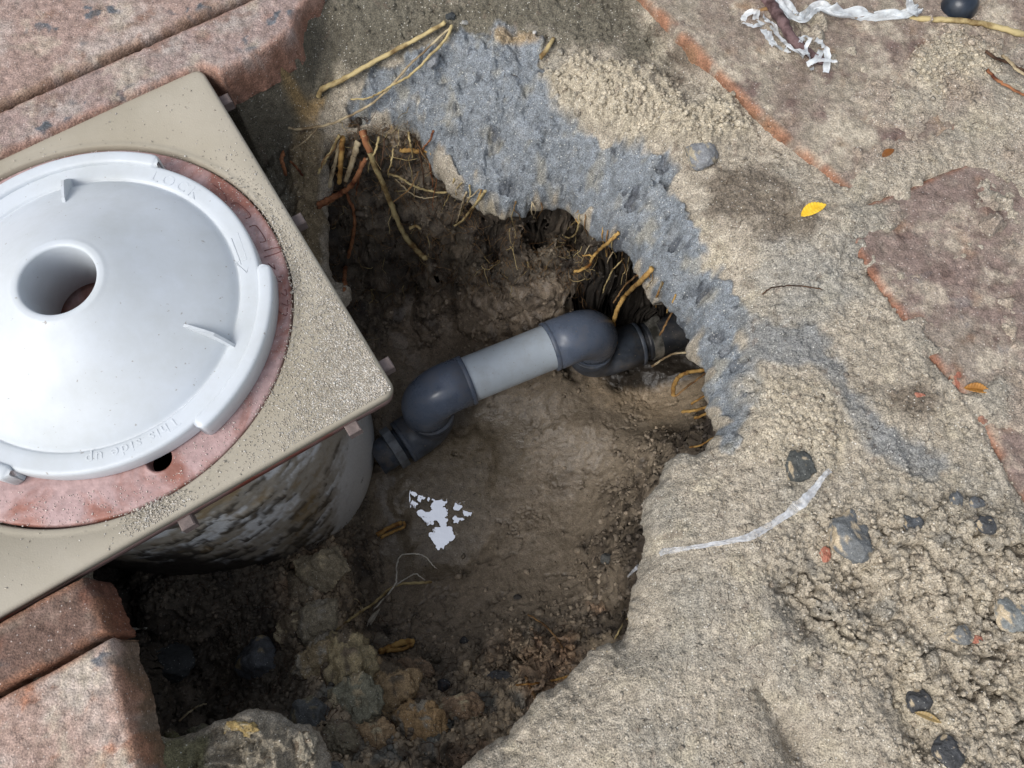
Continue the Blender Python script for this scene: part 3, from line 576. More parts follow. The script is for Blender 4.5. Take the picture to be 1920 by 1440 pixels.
# inside wall under the lid; its lack of light is put in as near-black colour
v, f = lathe([(.1262, -.014), (.118, -.03), (.118, -.2), (.05, -.22), (.0005, -.22)], C, 96); mesh('basket_well', v, f, M_inshade, sk)
# ---------------------------------------------------------------- red lid
lid = empty('skimmer_lid', (C[0], C[1], -.003)); meta(lid, 'pinkish red round lid with a finger hole set in the tan collar', 'lid')
m, nt_, bs = newmat('faded_red_plastic'); tc = N_(nt_, 'TexCoord'); g = N_(nt_, 'TexNoise', Scale=22, Detail=6.0, Roughness=.6, Distortion=.8); nt_.links.new(tc.outputs['Object'], g.inputs['Vector'])
r = ramp(nt_, g.outputs[0], .44, .60, c4((.40, .27, .26)), c4((.27, .11, .08))); g2 = N_(nt_, 'TexNoise', Scale=260, Detail=4.0); nt_.links.new(tc.outputs['Object'], g2.inputs['Vector'])
r2 = ramp(nt_, g2.outputs[0], .35, .7, c4((.85, .85, .85)), c4((1.18, 1.2, 1.2))); nt_.links.new(mix(nt_, 1.0, r.outputs[0], r2.outputs[0], 'MULTIPLY'), bs.inputs['Base Color']); bs.inputs['Roughness'].default_value = .48
finebump(nt_, bs, tc.outputs['Object'], 600, 150, .0003, .5); M_lid = m
ZLD = -.0022; RL = RH-.0011
hc = P(298, 860, ZLD)[:2]; hr = .0073; NN = 256; v = []; f = []
def outer(t, R_):
    dx, dy = math.cos(t), math.sin(t); ox, oy = hc-C; b = dx*ox+dy*oy; c = ox*ox+oy*oy-R_*R_; k = -b+math.sqrt(b*b-c); return hc+np.array([dx, dy])*k
# unequal steps so that the far side of the disc stays round
loops = [('h', hr, -.012), ('h', hr, ZLD-.0008), ('h', hr+.0006, ZLD), ('h', hr+.0012, ZLD+.0003), ('h', hr+.0018, ZLD)]+[('m', s, ZLD) for s in (.1, .25, .5, .75)]+[('o', RL-.0020, ZLD), ('o', RL-.0006, ZLD-.0004), ('o', RL, ZLD-.0015), ('o', RL, -.010)]
for kd, a, z in loops:
    for i in range(NN):
        t = 2*math.pi*i/NN; hp = hc+np.array([math.cos(t), math.sin(t)])*(a if kd == 'h' else hr+.0018)
        p = hp if kd == 'h' else (outer(t, RL-.002)*a+hp*(1-a) if kd == 'm' else outer(t, a)); v.append((p[0], p[1], z))
for j in range(len(loops)-1):
    for i in range(NN): f.append((j*NN+i, j*NN+(i+1) % NN, (j+1)*NN+(i+1) % NN, (j+1)*NN+i))
mesh('lid_disc', v, f, M_lid, lid)
M_groove = plain('lid_letter_edges', (.16, .055, .045), .6, .2, 200)
mb = MB()
def q2(lst): return [(400+a/3.89, 330+b/3.89) for a, b in lst]
strokes = [[(0,62),(60,105),(92,150),(95,175),(88,200)],[(128,205),(150,196),(190,205),(272,286),(236,312)],[(262,372),(290,361),(322,372),(382,468),(340,482)],[(372,545),(476,520),(487,552),(372,592)],[(400,637),(452,682),(441,650)],[(474,737),(500,733)],[(474,768),(492,770)],[(516,832),(531,832),(530,874),(498,855)],[(541,905),(546,948),(500,930)],[(540,962),(531,1018),(478,985),(460,975)],[(440,1010),(470,990)]]
for s in strokes:
    path = catmull([P(a, b, ZLD+.0001) for a, b in q2(s)], 4) if len(s) > 3 else np.array([P(a, b, ZLD+.0001) for a, b in q2(s)])
    vv, ff = tube(path, .00028, 6); mb.add(vv, ff)
mb.build('embossed_letters', M_groove, lid)
# ---------------------------------------------------------------- white plate
PC = np.array([-.2518, .2066]); pl = empty('vacuum_plate', (PC[0], PC[1], 0)); meta(pl, 'white plastic cone shaped plate with a central hose hole lying on the red lid', 'plate')
m, nt_, bs = newmat('white_plastic'); tc = N_(nt_, 'TexCoord'); g = N_(nt_, 'TexNoise', Scale=330, Detail=3.0); nt_.links.new(tc.outputs['Object'], g.inputs['Vector'])
r = ramp(nt_, g.outputs[0], .70, .74, c4((.56, .60, .64)), c4((.34, .33, .32))); g2 = N_(nt_, 'TexNoise', Scale=14, Detail=4.0); nt_.links.new(tc.outputs['Object'], g2.inputs['Vector'])
r2 = ramp(nt_, g2.outputs[0], .32, .62, c4((.86, .85, .81)), c4((1.02, 1.02, 1.02))); g2.inputs['Detail'].default_value = 9; g2.inputs['Roughness'].default_value = .7; nt_.links.new(mix(nt_, 1.0, r.outputs[0], r2.outputs[0], 'MULTIPLY'), bs.inputs['Base Color'])
bs.inputs['Roughness'].default_value = .42
rg_ = ramp(nt_, g2.outputs[0], .35, .65, (.62, .62, .62, 1), (.34, .34, .34, 1)); nt_.links.new(rg_.outputs[0], bs.inputs['Roughness']); M_white = m
pr = [(.1000, -.0018), (.1026, -.0016), (.1033, .0000), (.1034, .0095), (.1030, .0112), (.1020, .0120), (.1005, .0121), (.0945, .0119), (.0915, .0117), (.0907, .0113), (.0901, .0105), (.0895, .0104), (.0885, .0112), (.0870, .0128), (.084, .0158), (.070, .0238), (.055, .0325), (.040, .0408), (.033, .0444), (.0285, .0464), (.0266, .0471), (.0258, .0476), (.0250, .0477), (.0238, .0478), (.0222, .0478), (.0215, .0472), (.0212, .0462), (.0211, .040), (.0208, .004), (.0216, .0035), (.0222, .004), (.0226, .030), (.060, .026), (.09, .008)]
mesh('plate_shell', *lathe(pr, PC, 256), M_white, pl)
def pang(px, py, z=.012): p = P(px, py, z)[:2]-PC; return math.atan2(p[1], p[0])
def lug(a0, a1):
    n_ = 60; v = []; f = []; cs = [(.1012, .0118), (.1016, .0134), (.1024, .0142), (.1036, .0146), (.1082, .0146), (.1095, .0142), (.1102, .0132), (.1104, .0110), (.1100, -.0012), (.1085, -.0018), (.1020, -.0018)]
    L_ = .1*(a1-a0); k = len(cs)
    for i in range(n_+1):
        s = i/n_; a = a0+(a1-a0)*s; e = min(s, 1-s)*L_/.0045; sh = math.sqrt(max(0, 1-(1-min(e, 1))**2)) if e < 1 else 1
        for r_, z_ in cs:
            rr = .1044+(r_-.1044)*(.35+.65*sh) if e < 1 else r_; zz = z_ if z_ < 0 else z_-(1-sh)*.0012
            v.append((PC[0]+rr*math.cos(a), PC[1]+rr*math.sin(a), zz))
    for i in range(n_):
        for j in range(k-1): f.append((i*k+j, i*k+j+1, (i+1)*k+j+1, (i+1)*k+j))
    f.append(tuple(range(k))); f.append(tuple(n_*k+j for j in range(k))[::-1])
    mesh('locking_lug', v, f, M_white, pl)
al0 = pang(298, 305); bl0 = pang(490, 498); bl1 = pang(368, 800); cl0 = pang(22, 885)
span = bl0-bl1
lug(al0, al0+span); lug(bl1, bl0); lug(cl0-span+0.0, cl0)
def fin(px, py, px2, py2, zt):
    a = pang(px2, py2, .013); v = []; u = np.array([math.cos(a), math.sin(a)]); w_ = np.array([-u[1], u[0]])
    cone = lambda r_: np.interp(r_, [.055, .07, .084, .093], [.0312, .0232, .0158, .0104])
    prof = [(.0660, cone(.066)-.001), (.0665, cone(.0665)+.0004), (.0700, .0262), (.0800, .0250), (.0850, .0235), (.0900, .0180), (.0940, .0125), (.0940, .009), (.080, .014)]
    N = len(prof); h = .0009
    for s in (-h, h):
        for r_, z in prof: p = PC+u*r_+w_*s; v.append((p[0], p[1], z))
    f = [tuple(range(N))[::-1], tuple(range(N, 2*N))]+[(i, (i+1) % N, N+(i+1) % N, N+i) for i in range(N)]
    mesh('fin', v, f, M_white, pl, False)
    return a
a_ = fin(0, 0, 412, 640, 0); fin(0, 0, 131, 340, 0); 
p3 = PC+np.array([math.cos(a_-2*(a_-pang(131, 340))/2-2.09), 0]);
def fin_at(a):
    q = PC+.09*np.array([math.cos(a), math.sin(a)]); x, y = Qv(np.array(q[0]), np.array(q[1]), np.array(.013)); fin(0, 0, float(x), float(y), 0)
fin_at(pang(131, 340)+2.05)
def arc_text(txt, r, a0, size, z, h, name, mat, parent, sp=1.0, font_off=0.0):
    cu = bpy.data.curves.new('t', 'FONT'); cu.body = txt; cu.size = size; cu.extrude = h; cu.bevel_depth = h*.4; cu.space_character = sp; cu.resolution_u = 6; cu.offset = font_off
    o = bpy.data.objects.new('t', cu); COL.objects.link(o); dg = bpy.context.evaluated_depsgraph_get(); me = o.evaluated_get(dg).to_mesh()
    v = [(x.co.x, x.co.y, x.co.z) for x in me.vertices]; f = [tuple(p.vertices) for p in me.polygons]
    o.evaluated_get(dg).to_mesh_clear(); bpy.data.objects.remove(o); bpy.data.curves.remove(cu)
    vv = [(PC[0]+(r+y)*math.cos(a0-x/r), PC[1]+(r+y)*math.sin(a0-x/r), z+w_) for x, y, w_ in v]
    mesh(name, vv, f, mat, parent, False)
arc_text('This side up', .0925, pang(338, 792), .0088, .0119, .0002, 'embossed_text', M_white, pl, 1.22)
arc_text('LOCK', .0922, pang(280, 338), .0105, .0119, .0002, 'embossed_text', M_white, pl, 1.35)
mb = MB()
for s in ([(446,436),(463,487)],[(434,447),(452,496)],[(440,492),(463,511),(470,484),(440,492)]):
    mb.add(*tube([P(a, b,   .0119) for a, b in s], .00024, 6))
mb.build('arrow', M_white, pl)
# ---------------------------------------------------------------- drain pipe
ZA, ZB = -.236, -.302
M_elbow = plain('slate_grey_pvc', (.098, .122, .168), .22, .12, 30, .00004, 300, None, .5)
M_elbow2 = plain('dusty_grey_pvc', (.055, .066, .085), .42, .3, 60, .0001, 300, None, .4)
M_pipe = plain('pale_grey_pvc', (.46, .52, .57), .30, .04, 40, .00003, 300)
M_blackp = plain('black_poly_pipe', (.012, .014, .018), .45, .4, 40, .0003, 300, None, .5)
M_metal = plain('dull_steel', (.12, .115, .10), .35, .4, 90, .0003, 300, (.3, .29, .26)); M_metal.node_tree.nodes['Principled BSDF'].inputs['Metallic'].default_value = .7
def dusty(m, amt, sc_=38):
    nt = m.node_tree; bs = nt.nodes['Principled BSDF']; src = bs.inputs['Base Color'].links[0].from_socket; tc = N_(nt, 'TexCoord')
    g = N_(nt, 'TexNoise', Scale=sc_, Detail=9.0, Roughness=.75); nt.links.new(tc.outputs['Object'], g.inputs['Vector']); f_ = ramp(nt, g.outputs[0], .50, .72, (0, 0, 0, 1), (amt, amt, amt, 1))
    g2 = N_(nt, 'TexNoise', Scale=420, Detail=2.0); nt.links.new(tc.outputs['Object'], g2.inputs['Vector']); f2 = ramp(nt, g2.outputs[0], .70, .73, (0, 0, 0, 1), (.7, .7, .7, 1))
    c = mix(nt, f_.outputs[0], src, (.20, .165, .125, 1)); c = mix(nt, f2.outputs[0], c, (.24, .20, .15, 1)); nt.links.new(c, bs.inputs['Base Color'])
    rr_ = ramp(nt, g.outputs[0], .45, .7, c4([bs.inputs['Roughness'].default_value]*3), (.75, .75, .75, 1)); nt.links.new(rr_.outputs[0], bs.inputs['Roughness'])
for m_, a_m in ((M_elbow, .35), (M_elbow2, .6), (M_pipe, .3), (M_blackp, .35)): dusty(m_, a_m)
dp_ = empty('drain_pipe', tuple(P(950, 680, ZB))); meta(dp_, 'grey pvc pipe with four slate elbows crossing the hole from skimmer to black hose', 'pipe')
A0 = P(795, 746, ZA); A1 = P(878, 712, ZA); B1 = P(1029, 651, ZA); B0 = P(1117, 616, ZA)
ud = (B1-A1)/np.linalg.norm(B1-A1); R1 = .0213; RE = .0236
mesh('straight_pipe', *tube([A1-ud*.012, A1, (A1+B1)/2, B1, B1+ud*.012], R1, 48), M_pipe, dp_)
def corner(p0, pc, p1, rad, k=14):
    """path p0 -> pc -> p1 with a round bend"""
    p0, pc, p1 = map(np.array, (p0, pc, p1)); a = (p0-pc); b = (p1-pc); la = np.linalg.norm(a); lb = np.linalg.norm(b); a = a/la; b = b/lb
    c = math.acos(np.clip(a@b, -1, 1)); tl = rad/math.tan(c/2); tl = min(tl, la*.98, lb*.98); rad = tl*math.tan(c/2)
    ctr = pc+(a+b)/np.linalg.norm(a+b)*rad/math.sin(c/2); s = pc+a*tl-ctr; e = pc+b*tl-ctr; ang = math.acos(np.clip(s@e/rad/rad, -1, 1)); out = [p0]
    for i in range(k+1):
        t = i/k; out.append(ctr+(s*math.sin((1-t)*ang)+e*math.sin(t*ang))/math.sin(ang))
    out.append(p1); return out
def elbow(p0, pc, p1, rad, r, mat, lip=.0002):
    path = corner(p0, pc, p1, rad); rads = [r]*len(path)
    # sockets with a small rounded lip
    o = mesh('elbow', *tube(path, rads, 48), mat, dp_)
    for a, b in ((path[0], path[1]), (path[-1], path[-2])):
        u = (np.array(b)-a)/np.linalg.norm(np.array(b)-a)
        mesh('socket_rim', *tube([np.array(a)-u*.0004, np.array(a), np.array(a)+u*.0035, np.array(a)+u*.004], [r-.0006, r+lip, r+lip, r-.0002], 48), mat, o)
    return o
down = np.array([0, 0, -1.])
elbow(A1, A0, A0+down*.038, .026, RE, M_elbow); elbow(B1, B0, B0+down*.038, .026, RE, M_elbow)
D3 = P(722, 870, ZB)-P(795, 822, ZB); D3 /= np.linalg.norm(D3); A2 = np.array([A0[0]+.003, A0[1]-.003, ZB]); mesh('riser', *tube([A0+down*.034, A2-down*.028], RE-.0035, 40), M_elbow2, dp_)
elbow(A2-down*.032, A2, A2+D3*.036, .022, RE-.0012, M_elbow2)
B2 = np.array([B0[0]-.001, B0[1]-.004, ZB-.002]); D4 = P(1222, 648, ZB)-P(1130, 676, ZB); D4 /= np.linalg.norm(D4); mesh('riser', *tube([B0+down*.034, B2-down*.026], RE-.0035, 40), M_elbow2, dp_)
elbow(B2-down*.032, B2, B2+D4*.056, .022, RE-.0012, M_elbow2)
# union into the skimmer body
u0 = A2+D3*.036; mb = MB(); mb.add(*tube([u0, u0+D3*.03], .0165, 32)); mb.build('union', M_elbow2, dp_)
mb = MB(); mb.add(*tube([u0+D3*.004, u0+D3*.0045, u0+D3*.013, u0+D3*.0135], [.018, .0225, .0225, .018], 12)); mb.build('union_nut', plain('grey_nut', (.11, .12, .13), .5, .3, 90, .0002, 300), dp_, False)
# clamp and black hose
h0 = B2+D4*.056; mesh('hose_adapter', *tube([h0-D4*.002, h0+D4*.012], .0175, 32), M_blackp, dp_)
hose = catmull([h0+D4*.006, h0+D4*.03+np.array([0, 0, .001]), h0+D4*.07+np.array([0, .004, .004]), h0+D4*.13+np.array([0, .012, .006])], 8)
mesh('black_hose', *tube(hose, .0195, 32), M_blackp, dp_)
cl = mesh('hose_clamp', *tube([h0+D4*.009, h0+D4*.0092, h0+D4*.0185, h0+D4*.0187], [.0195, .0208, .0208, .0195], 36), M_metal, dp_, False)
sc_ = h0+D4*.014+np.array([-.003, .012, .017]); mesh('clamp_screw', *tube([sc_-np.array([.004, .004, 0]), sc_+np.array([.006, .005, 0])], .0042, 8), M_metal, cl, False)
# ---------------------------------------------------------------- where a photograph ray meets the earth
def hit(px, py):
    z = .02
    while z > -.36:
        p = P(px, py, z); x, y = p[0], p[1]
        i = int(np.clip(np.searchsorted(GX, x)-1, 0, len(GX)-2)); j = int(np.clip(np.searchsorted(GY, y)-1, 0, len(GY)-2))
        if GD[j, i] > 0 and z <= GZ[j, i] and z > GZ[j, i]-.04: return z
        if z <= pitz(x, y) and GD[j, i] < .05: return z
        z -= .0008
    return z
COLS = dict(straw=((.42, .31, .13), (.50, .40, .20)), orange=((.42, .20, .05), (.48, .30, .10)), red=((.22, .07, .035), (.34, .15, .07)), pale=((.42, .34, .20), (.47, .39, .25)), dark=((.04, .022, .014), (.09, .05, .03)), brown=((.20, .11, .05), (.30, .18, .08)), plum=((.09, .05, .05), (.17, .11, .11)), white=((.5, .46, .38), (.58, .55, .47)))
RM = {k: plain(k+'_root_bark', (a[0]*.36, a[1]*.30, a[2]*.28), .75, .1, 75, .0006, 300, tuple(q_*.92 for q_ in b), .2, (.36, .56)) for k, (a, b) in COLS.items()}
def root(label, pts, r0, r1, colr, cat='root', name='root', group='roots hanging round the hole', flat=.75, branches=()):
    def path_of(pts, k=7):
        Q = [P(a, b, hit(a, b)+c*.001 if c >= 0 else c*.001) for a, b, c in pts]
        # keep the height steady between points: no jumps over ledges
        pth = catmull(Q, k); pth += RS.normal(0, .00022, pth.shape); return pth
    pth = path_of(pts); N = len(pth); rad = np.interp(np.linspace(0, 1, N), [0, 1], [r0, r1])*.00125*(1+.18*np.sin(np.arange(N)*1.7+RS.rand()*6)*RS.rand(N)); rad[-1] *= .4
    v, f = tube(pth, rad, 8, flat)
    if not branches: o = mesh(name, v, f, RM[colr]); return meta(o, label, cat, group)
    e = empty(name, tuple(pth[0])); meta(e, label, cat, group); mesh('stem', v, f, RM[colr], e)
    for bp, ra, rb, bc in branches:
        p2 = path_of(bp); mesh('branch', *tube(p2, np.linspace(ra, rb, len(p2))*.00122, 7, flat), RM[bc], e)
    return e
root('long yellow orange root slanting left from the dark round pebble at the top', [(835,42,4),(790,68,4),(740,95,4),(680,128,5),(640,150,4),(604,168,3),(597,182,1)], 1.3, 2.0, 'straw')
root('thin pale pink root running furthest left from below the round pebble', [(846,50,4),(800,92,5),(765,125,6),(730,165,7),(690,198,6),(650,220,6),(610,235,8),(560,242,5),(540,240,3)], .7, .9, 'pale', branches=(([(600,236,7),(575,262,6),(545,282,4)], .6, .4, 'pale'),))
root('pale yellowish root with a kink, just right of its thin pink neighbour', [(847,48,4),(838,70,6),(806,105,7),(770,140,8),(735,160,8),(715,172,6),(690,184,5),(656,186,4)], .9, .6, 'straw')
root('thick yellow brown root with a chewed end hanging diagonally in the upper left cavity', [(682,252,10),(698,300,12),(718,345,12),(738,395,12),(758,440,12),(778,465,12),(800,487,10)], 2.2, 2.6, 'straw', branches=(([(768,428,13),(780,424,14),(788,430,14)], 1.4, .8, 'straw'), ([(680,246,8),(684,262,11),(694,285,12)], 2.6, 2.0, 'red')))
root('short ochre straw in the upper left cavity, widest of the bundle', [(642,258,10),(640,290,12),(638,320,12),(636,345,10)], 2.4, 2.0, 'orange')
root('pale flat straw hanging left of the thick diagonal root', [(672,265,10),(664,292,11),(655,320,11),(648,340,10)], 2.3, 1.5, 'pale')
root('narrow cream straw end lowest at the left of the cavity bundle', [(636,270,9),(630,300,10),(622,328,10),(617,352,8)], 1.2, 1.8, 'pale')
root('bent yellow straw leaning to the left wall of the cavity', [(636,254,9),(622,282,9),(608,304,8),(596,326,6)], 1.3, 1.0, 'straw')
root('red brown root crossing low at the left of the cavity towards the collar', [(686,298,12),(674,320,13),(660,346,13),(640,362,12),(620,372,11),(594,385,7)], 1.6, 2.0, 'red', branches=(([(640,364,12),(620,378,10),(596,390,7)], 1.3, 1.0, 'red'), ([(684,302,12),(690,297,13)], 1.0, .6, 'pale')))
root('dark red root running straight down beside the collar edge', [(646,352,9),(654,372,9),(664,400,8),(664,432,8),(656,470,7),(648,500,6),(645,545,4)], 1.2, 2.2, 'red')
root('orange root stub curled like an eyebrow under the grey clay', [(752,284,5),(766,281,8),(780,284,9),(796,282,8),(812,287,5)], 1.4, 1.6, 'orange')
root('wavy tan rootlet crossing the middle of the upper cavity', [(728,326,6),(748,332,9),(768,344,10),(790,354,10),(815,360,9),(846,360,5)], .8, .7, 'straw')
root('hair thin rootlet looping under the wavy tan rootlet', [(742,336,6),(758,352,8),(780,368,8),(800,371,8),(822,368,6)], .5, .4, 'pale')
root('pair of split straws hanging from the lip of the grey clay, upper one', [(910,358,8),(895,378,10),(880,398,10),(866,415,8),(851,424,6)], 1.2, .9, 'straw', branches=(([(874,360,8),(868,378,9),(862,400,8),(856,418,6)], .9, .6, 'pale'), ([(899,354,8),(884,368,9),(872,372,8)], .6, .5, 'pale')))
root('orange forked rootlet poking out of the dark wall above the pipe', [(1160,437,8),(1140,455,12),(1122,470,13),(1110,484,13),(1106,496,12),(1092,505,10),(1075,510,8)], 1.3, 1.1, 'orange', branches=(([(1112,482,13),(1104,478,13),(1093,480,12)], .9, .6, 'orange'),))
root('flat yellow leaf like straw hanging over the right end of the upper elbow', [(1222,504,8),(1200,528,16),(1178,548,24),(1164,566,34),(1154,590,45),(1150,615,52),(1156,645,48)], 1.8, 1.6, 'orange', branches=(([(1198,514,8),(1172,535,18),(1158,556,24),(1150,568,26)], .8, .6, 'brown'),))
root('fine brown root dropping behind the hose clamp', [(1240,526,-150),(1252,545,-175),(1263,560,-200),(1262,580,-220),(1250,605,-245),(1236,630,-262)], .7, .9, 'brown', branches=(([(1252,545,-175),(1270,552,-150),(1288,566,-120)], .7, .5, 'brown'),))
root('pinkish rootlet lying from the clamp to the right lip', [(1222,688,-290),(1240,675,-283),(1262,664,-275),(1290,661,-268),(1322,661,-260)], .9, .7, 'pale')
root('closed loop of thin dry root under the grey lip', [(1056,440,8),(1066,446,9),(1078,440,10),(1084,426,10),(1086,412,10),(1076,418,9),(1062,432,8)], .6, .6, 'straw')
root('long thin olive rootlet in front of the dark wall above the far elbow', [(1170,484,6),(1152,502,9),(1142,520,10),(1133,540,10),(1129,555,8)], .6, .5, 'straw')
root('curled orange strip at the right wall between hose and clay', [(1262,742,-292),(1264,722,-282),(1274,706,-268),(1292,698,-245),(1318,694,-220),(1346,688,-190)], 1.8, 1.5, 'orange')
root('dark twig crossing behind the curled orange strip', [(1266,744,-290),(1290,724,-272),(1310,710,-250),(1347,678,-200)], .9, .8, 'brown')
root('lowest bunch of orange strips at the right wall below the curled strip', [(1280,772,-276),(1300,770,-266),(1322,764,-250),(1352,750,-210)], 1.8, 1.4, 'orange', branches=(([(1302,784,-266),(1322,776,-252),(1350,754,-215)], 1.3, .9, 'orange'), ([(1296,758,-270),(1320,744,-255),(1350,742,-225)], 1.0, .7, 'orange')))
root('thin orange stem lying where the clay meets the sandy lip', [(1292,838,4),(1310,836,6),(1336,822,6),(1358,814,3)], .9, .6, 'orange')
root('folded yellow straw on wet mud beside the white body', [(706,1003,6),(722,994,8),(742,984,8),(754,980,7)], 1.8, 1.7, 'orange', branches=(([(714,1008,6),(738,996,8),(758,988,8),(757,978,8)], 1.4, 1.1, 'orange'),))
root('pale arched rootlet standing in the pit below the puddle', [(700,1143,8),(724,1118,14),(742,1092,22),(744,1060,26),(752,1042,26),(778,1038,22),(798,1044,18),(812,1060,14),(822,1068,10)], .6, .4, 'white')
root('long ochre root with forks reaching right below the puddle', [(628,1182,8),(656,1162,12),(680,1145,14),(705,1128,14),(730,1105,14),(752,1095,12),(785,1093,10),(810,1091,8)], .9, 1.2, 'straw', branches=(([(742,1098,13),(762,1084,16),(780,1076,16),(796,1088,12)], .6, .4, 'white'), ([(678,1146,14),(676,1132,16),(664,1122,14)], .5, .4, 'pale')))
root('stubby split orange straw at the foot of the clod bank', [(712,1222,6),(736,1212,9),(758,1204,9),(778,1204,7)], 2.0, 2.4, 'orange', branches=(([(724,1220,7),(752,1218,8),(776,1208,7)], 1.6, 1.2, 'orange'),))
root('thin white thread in the dark pocket beside the brown brick', [(248,1180,6),(262,1178,8),(276,1177,8)], .9, .7, 'white')
root('short pale rootlet low in the dark pocket', [(336,1352,4),(356,1334,8),(372,1324,8),(388,1320,5)], .7, .5, 'pale')
root('fine rootlet crossing the mud near the lower lip', [(990,1152,3),(1020,1172,4),(1042,1194,4),(1058,1222,4),(1070,1260,3)], .6, .6, 'brown')
root('slender orange root arching over the lower sandy lip', [(1198,1142,4),(1176,1160,6),(1160,1185,8),(1146,1212,6),(1138,1222,4)], .7, .5, 'straw')
root('forked brown root stub on the mud near the bottom lip', [(985,1268,4),(992,1285,6),(1000,1300,7),(1010,1325,5)], .8, 1.0, 'brown', branches=(([(968,1285,4),(1000,1282,6),(1040,1275,6),(1085,1262,4)], .6, .8, 'orange'),))
root('red rootlet hooked against the wall right beside the collar', [(532,285,4),(528,298,6),(532,312,7),(536,330,4)], 1.4, 1.2, 'red')
root('thin red thread below the hooked red rootlet', [(545,302,3),(556,314,4),(568,330,3)], .8, .6, 'red')
root('stubby yellow root sticking up from the sand above the clay', [(1038,72,2),(1030,85,4),(1022,98,5),(1012,108,3)], 1.1, 1.6, 'straw')
root('white thread of root curving across the upper left paver', [(208,0,2),(240,10,2),(280,5,3),(320,10,3),(360,25,3),(400,45,3),(432,66,2),(452,78,2)], .9, .6, 'white', group='roots lying on the pavers')
root('short white rootlet lying at the top corner of the collar', [(315,108,2),(340,113,3),(368,120,2)], .7, .5, 'white', group='roots lying on the pavers')
root('hairline root crossing from the left edge onto the brown brick', [(8,1090,4),(14,1130,4),(22,1155,3),(18,1180,2),(5,1195,2)], .35, .3, 'pale', group='roots lying on the pavers')
root('dark hair of root curving on the sand under the leaf', [(1430,552,1.5),(1446,540,2),(1480,536,2),(1510,537,2),(1542,543,1.5)], .4, .35, 'dark', group='roots lying on the sand')
root('pale dry stem sunk beside the white plastic film at the top', [(1590,22,4),(1640,26,3),(1680,32,3),(1730,36,4),(1790,38,4),(1850,46,4),(1900,60,4),(1935,70,3)], 1.5, 1.9, 'straw', group='roots lying on the sand')
root('thick dark purple twig with shredded film at the upper right', [(1432,-12,8),(1448,12,8),(1468,42,8),(1484,70,8),(1512,96,6),(1548,118,4)], 3.6, 2.0, 'plum', cat='twig', name='twig', group=None, flat=1.0, branches=(([(1440,16,7),(1400,28,4),(1350,52,3),(1312,66,2)], 1.2, .6, 'brown'), ([(1548,96,4),(1575,90,3),(1606,78,2)], .9, .6, 'dark')))
for lab, pts in (('dark tangled rootlet at the upper right edge, upper one', [(1848,96,3),(1870,110,4),(1895,120,4),(1925,135,3)]), ('reddish rootlet at the upper right edge, lowest one', [(1850,130,3),(1870,150,3),(1895,165,3),(1925,182,3)]), ('pale twisted rootlet between its darker neighbours at the right edge', [(1880,104,5),(1896,118,6),(1906,130,5),(1925,142,4)])):
    root(lab, pts, 1.0, .8, 'red' if 'reddish' in lab else ('dark' if 'dark tangled' in lab else 'pale'), group='roots lying on the sand')
for k in range(26):
    t_ = RS.rand(); bx = np.interp(t_, [0, .25, .5, .75, 1], [850, 960, 1060, 1150, 1280]); by = np.interp(t_, [0, .25, .5, .75, 1], [330, 372, 372, 430, 560])+6
    L_ = RS.uniform(25, 75); dx_ = RS.uniform(-.6, .25)*L_; mx = RS.uniform(-8, 8)
    root('thin straw root among the fringe hanging below the grey clay rim', [(bx, by, 6), (bx+dx_*.4+mx, by+L_*.4, 9), (bx+dx_*.8, by+L_*.75, 9), (bx+dx_, by+L_, 6)], RS.uniform(.35, .8), .3, ['straw', 'pale', 'brown', 'orange'][k % 4], group='fringe of thin roots below the clay rim')
for k in range(16):
    bx = RS.uniform(630, 830); by = RS.uniform(235, 330); L_ = RS.uniform(35, 90); dx_ = RS.uniform(-.7, .5)*L_
    root('thin root in the tangle filling the upper left cavity', [(bx, by, 7), (bx+dx_*.3, by+L_*.4, 12), (bx+dx_*.9, by+L_*.75, 11), (bx+dx_, by+L_, 7)], RS.uniform(.4, 1.0), .35, ['red', 'brown', 'straw', 'dark'][k % 4], group='tangle of thin roots in the upper left cavity')
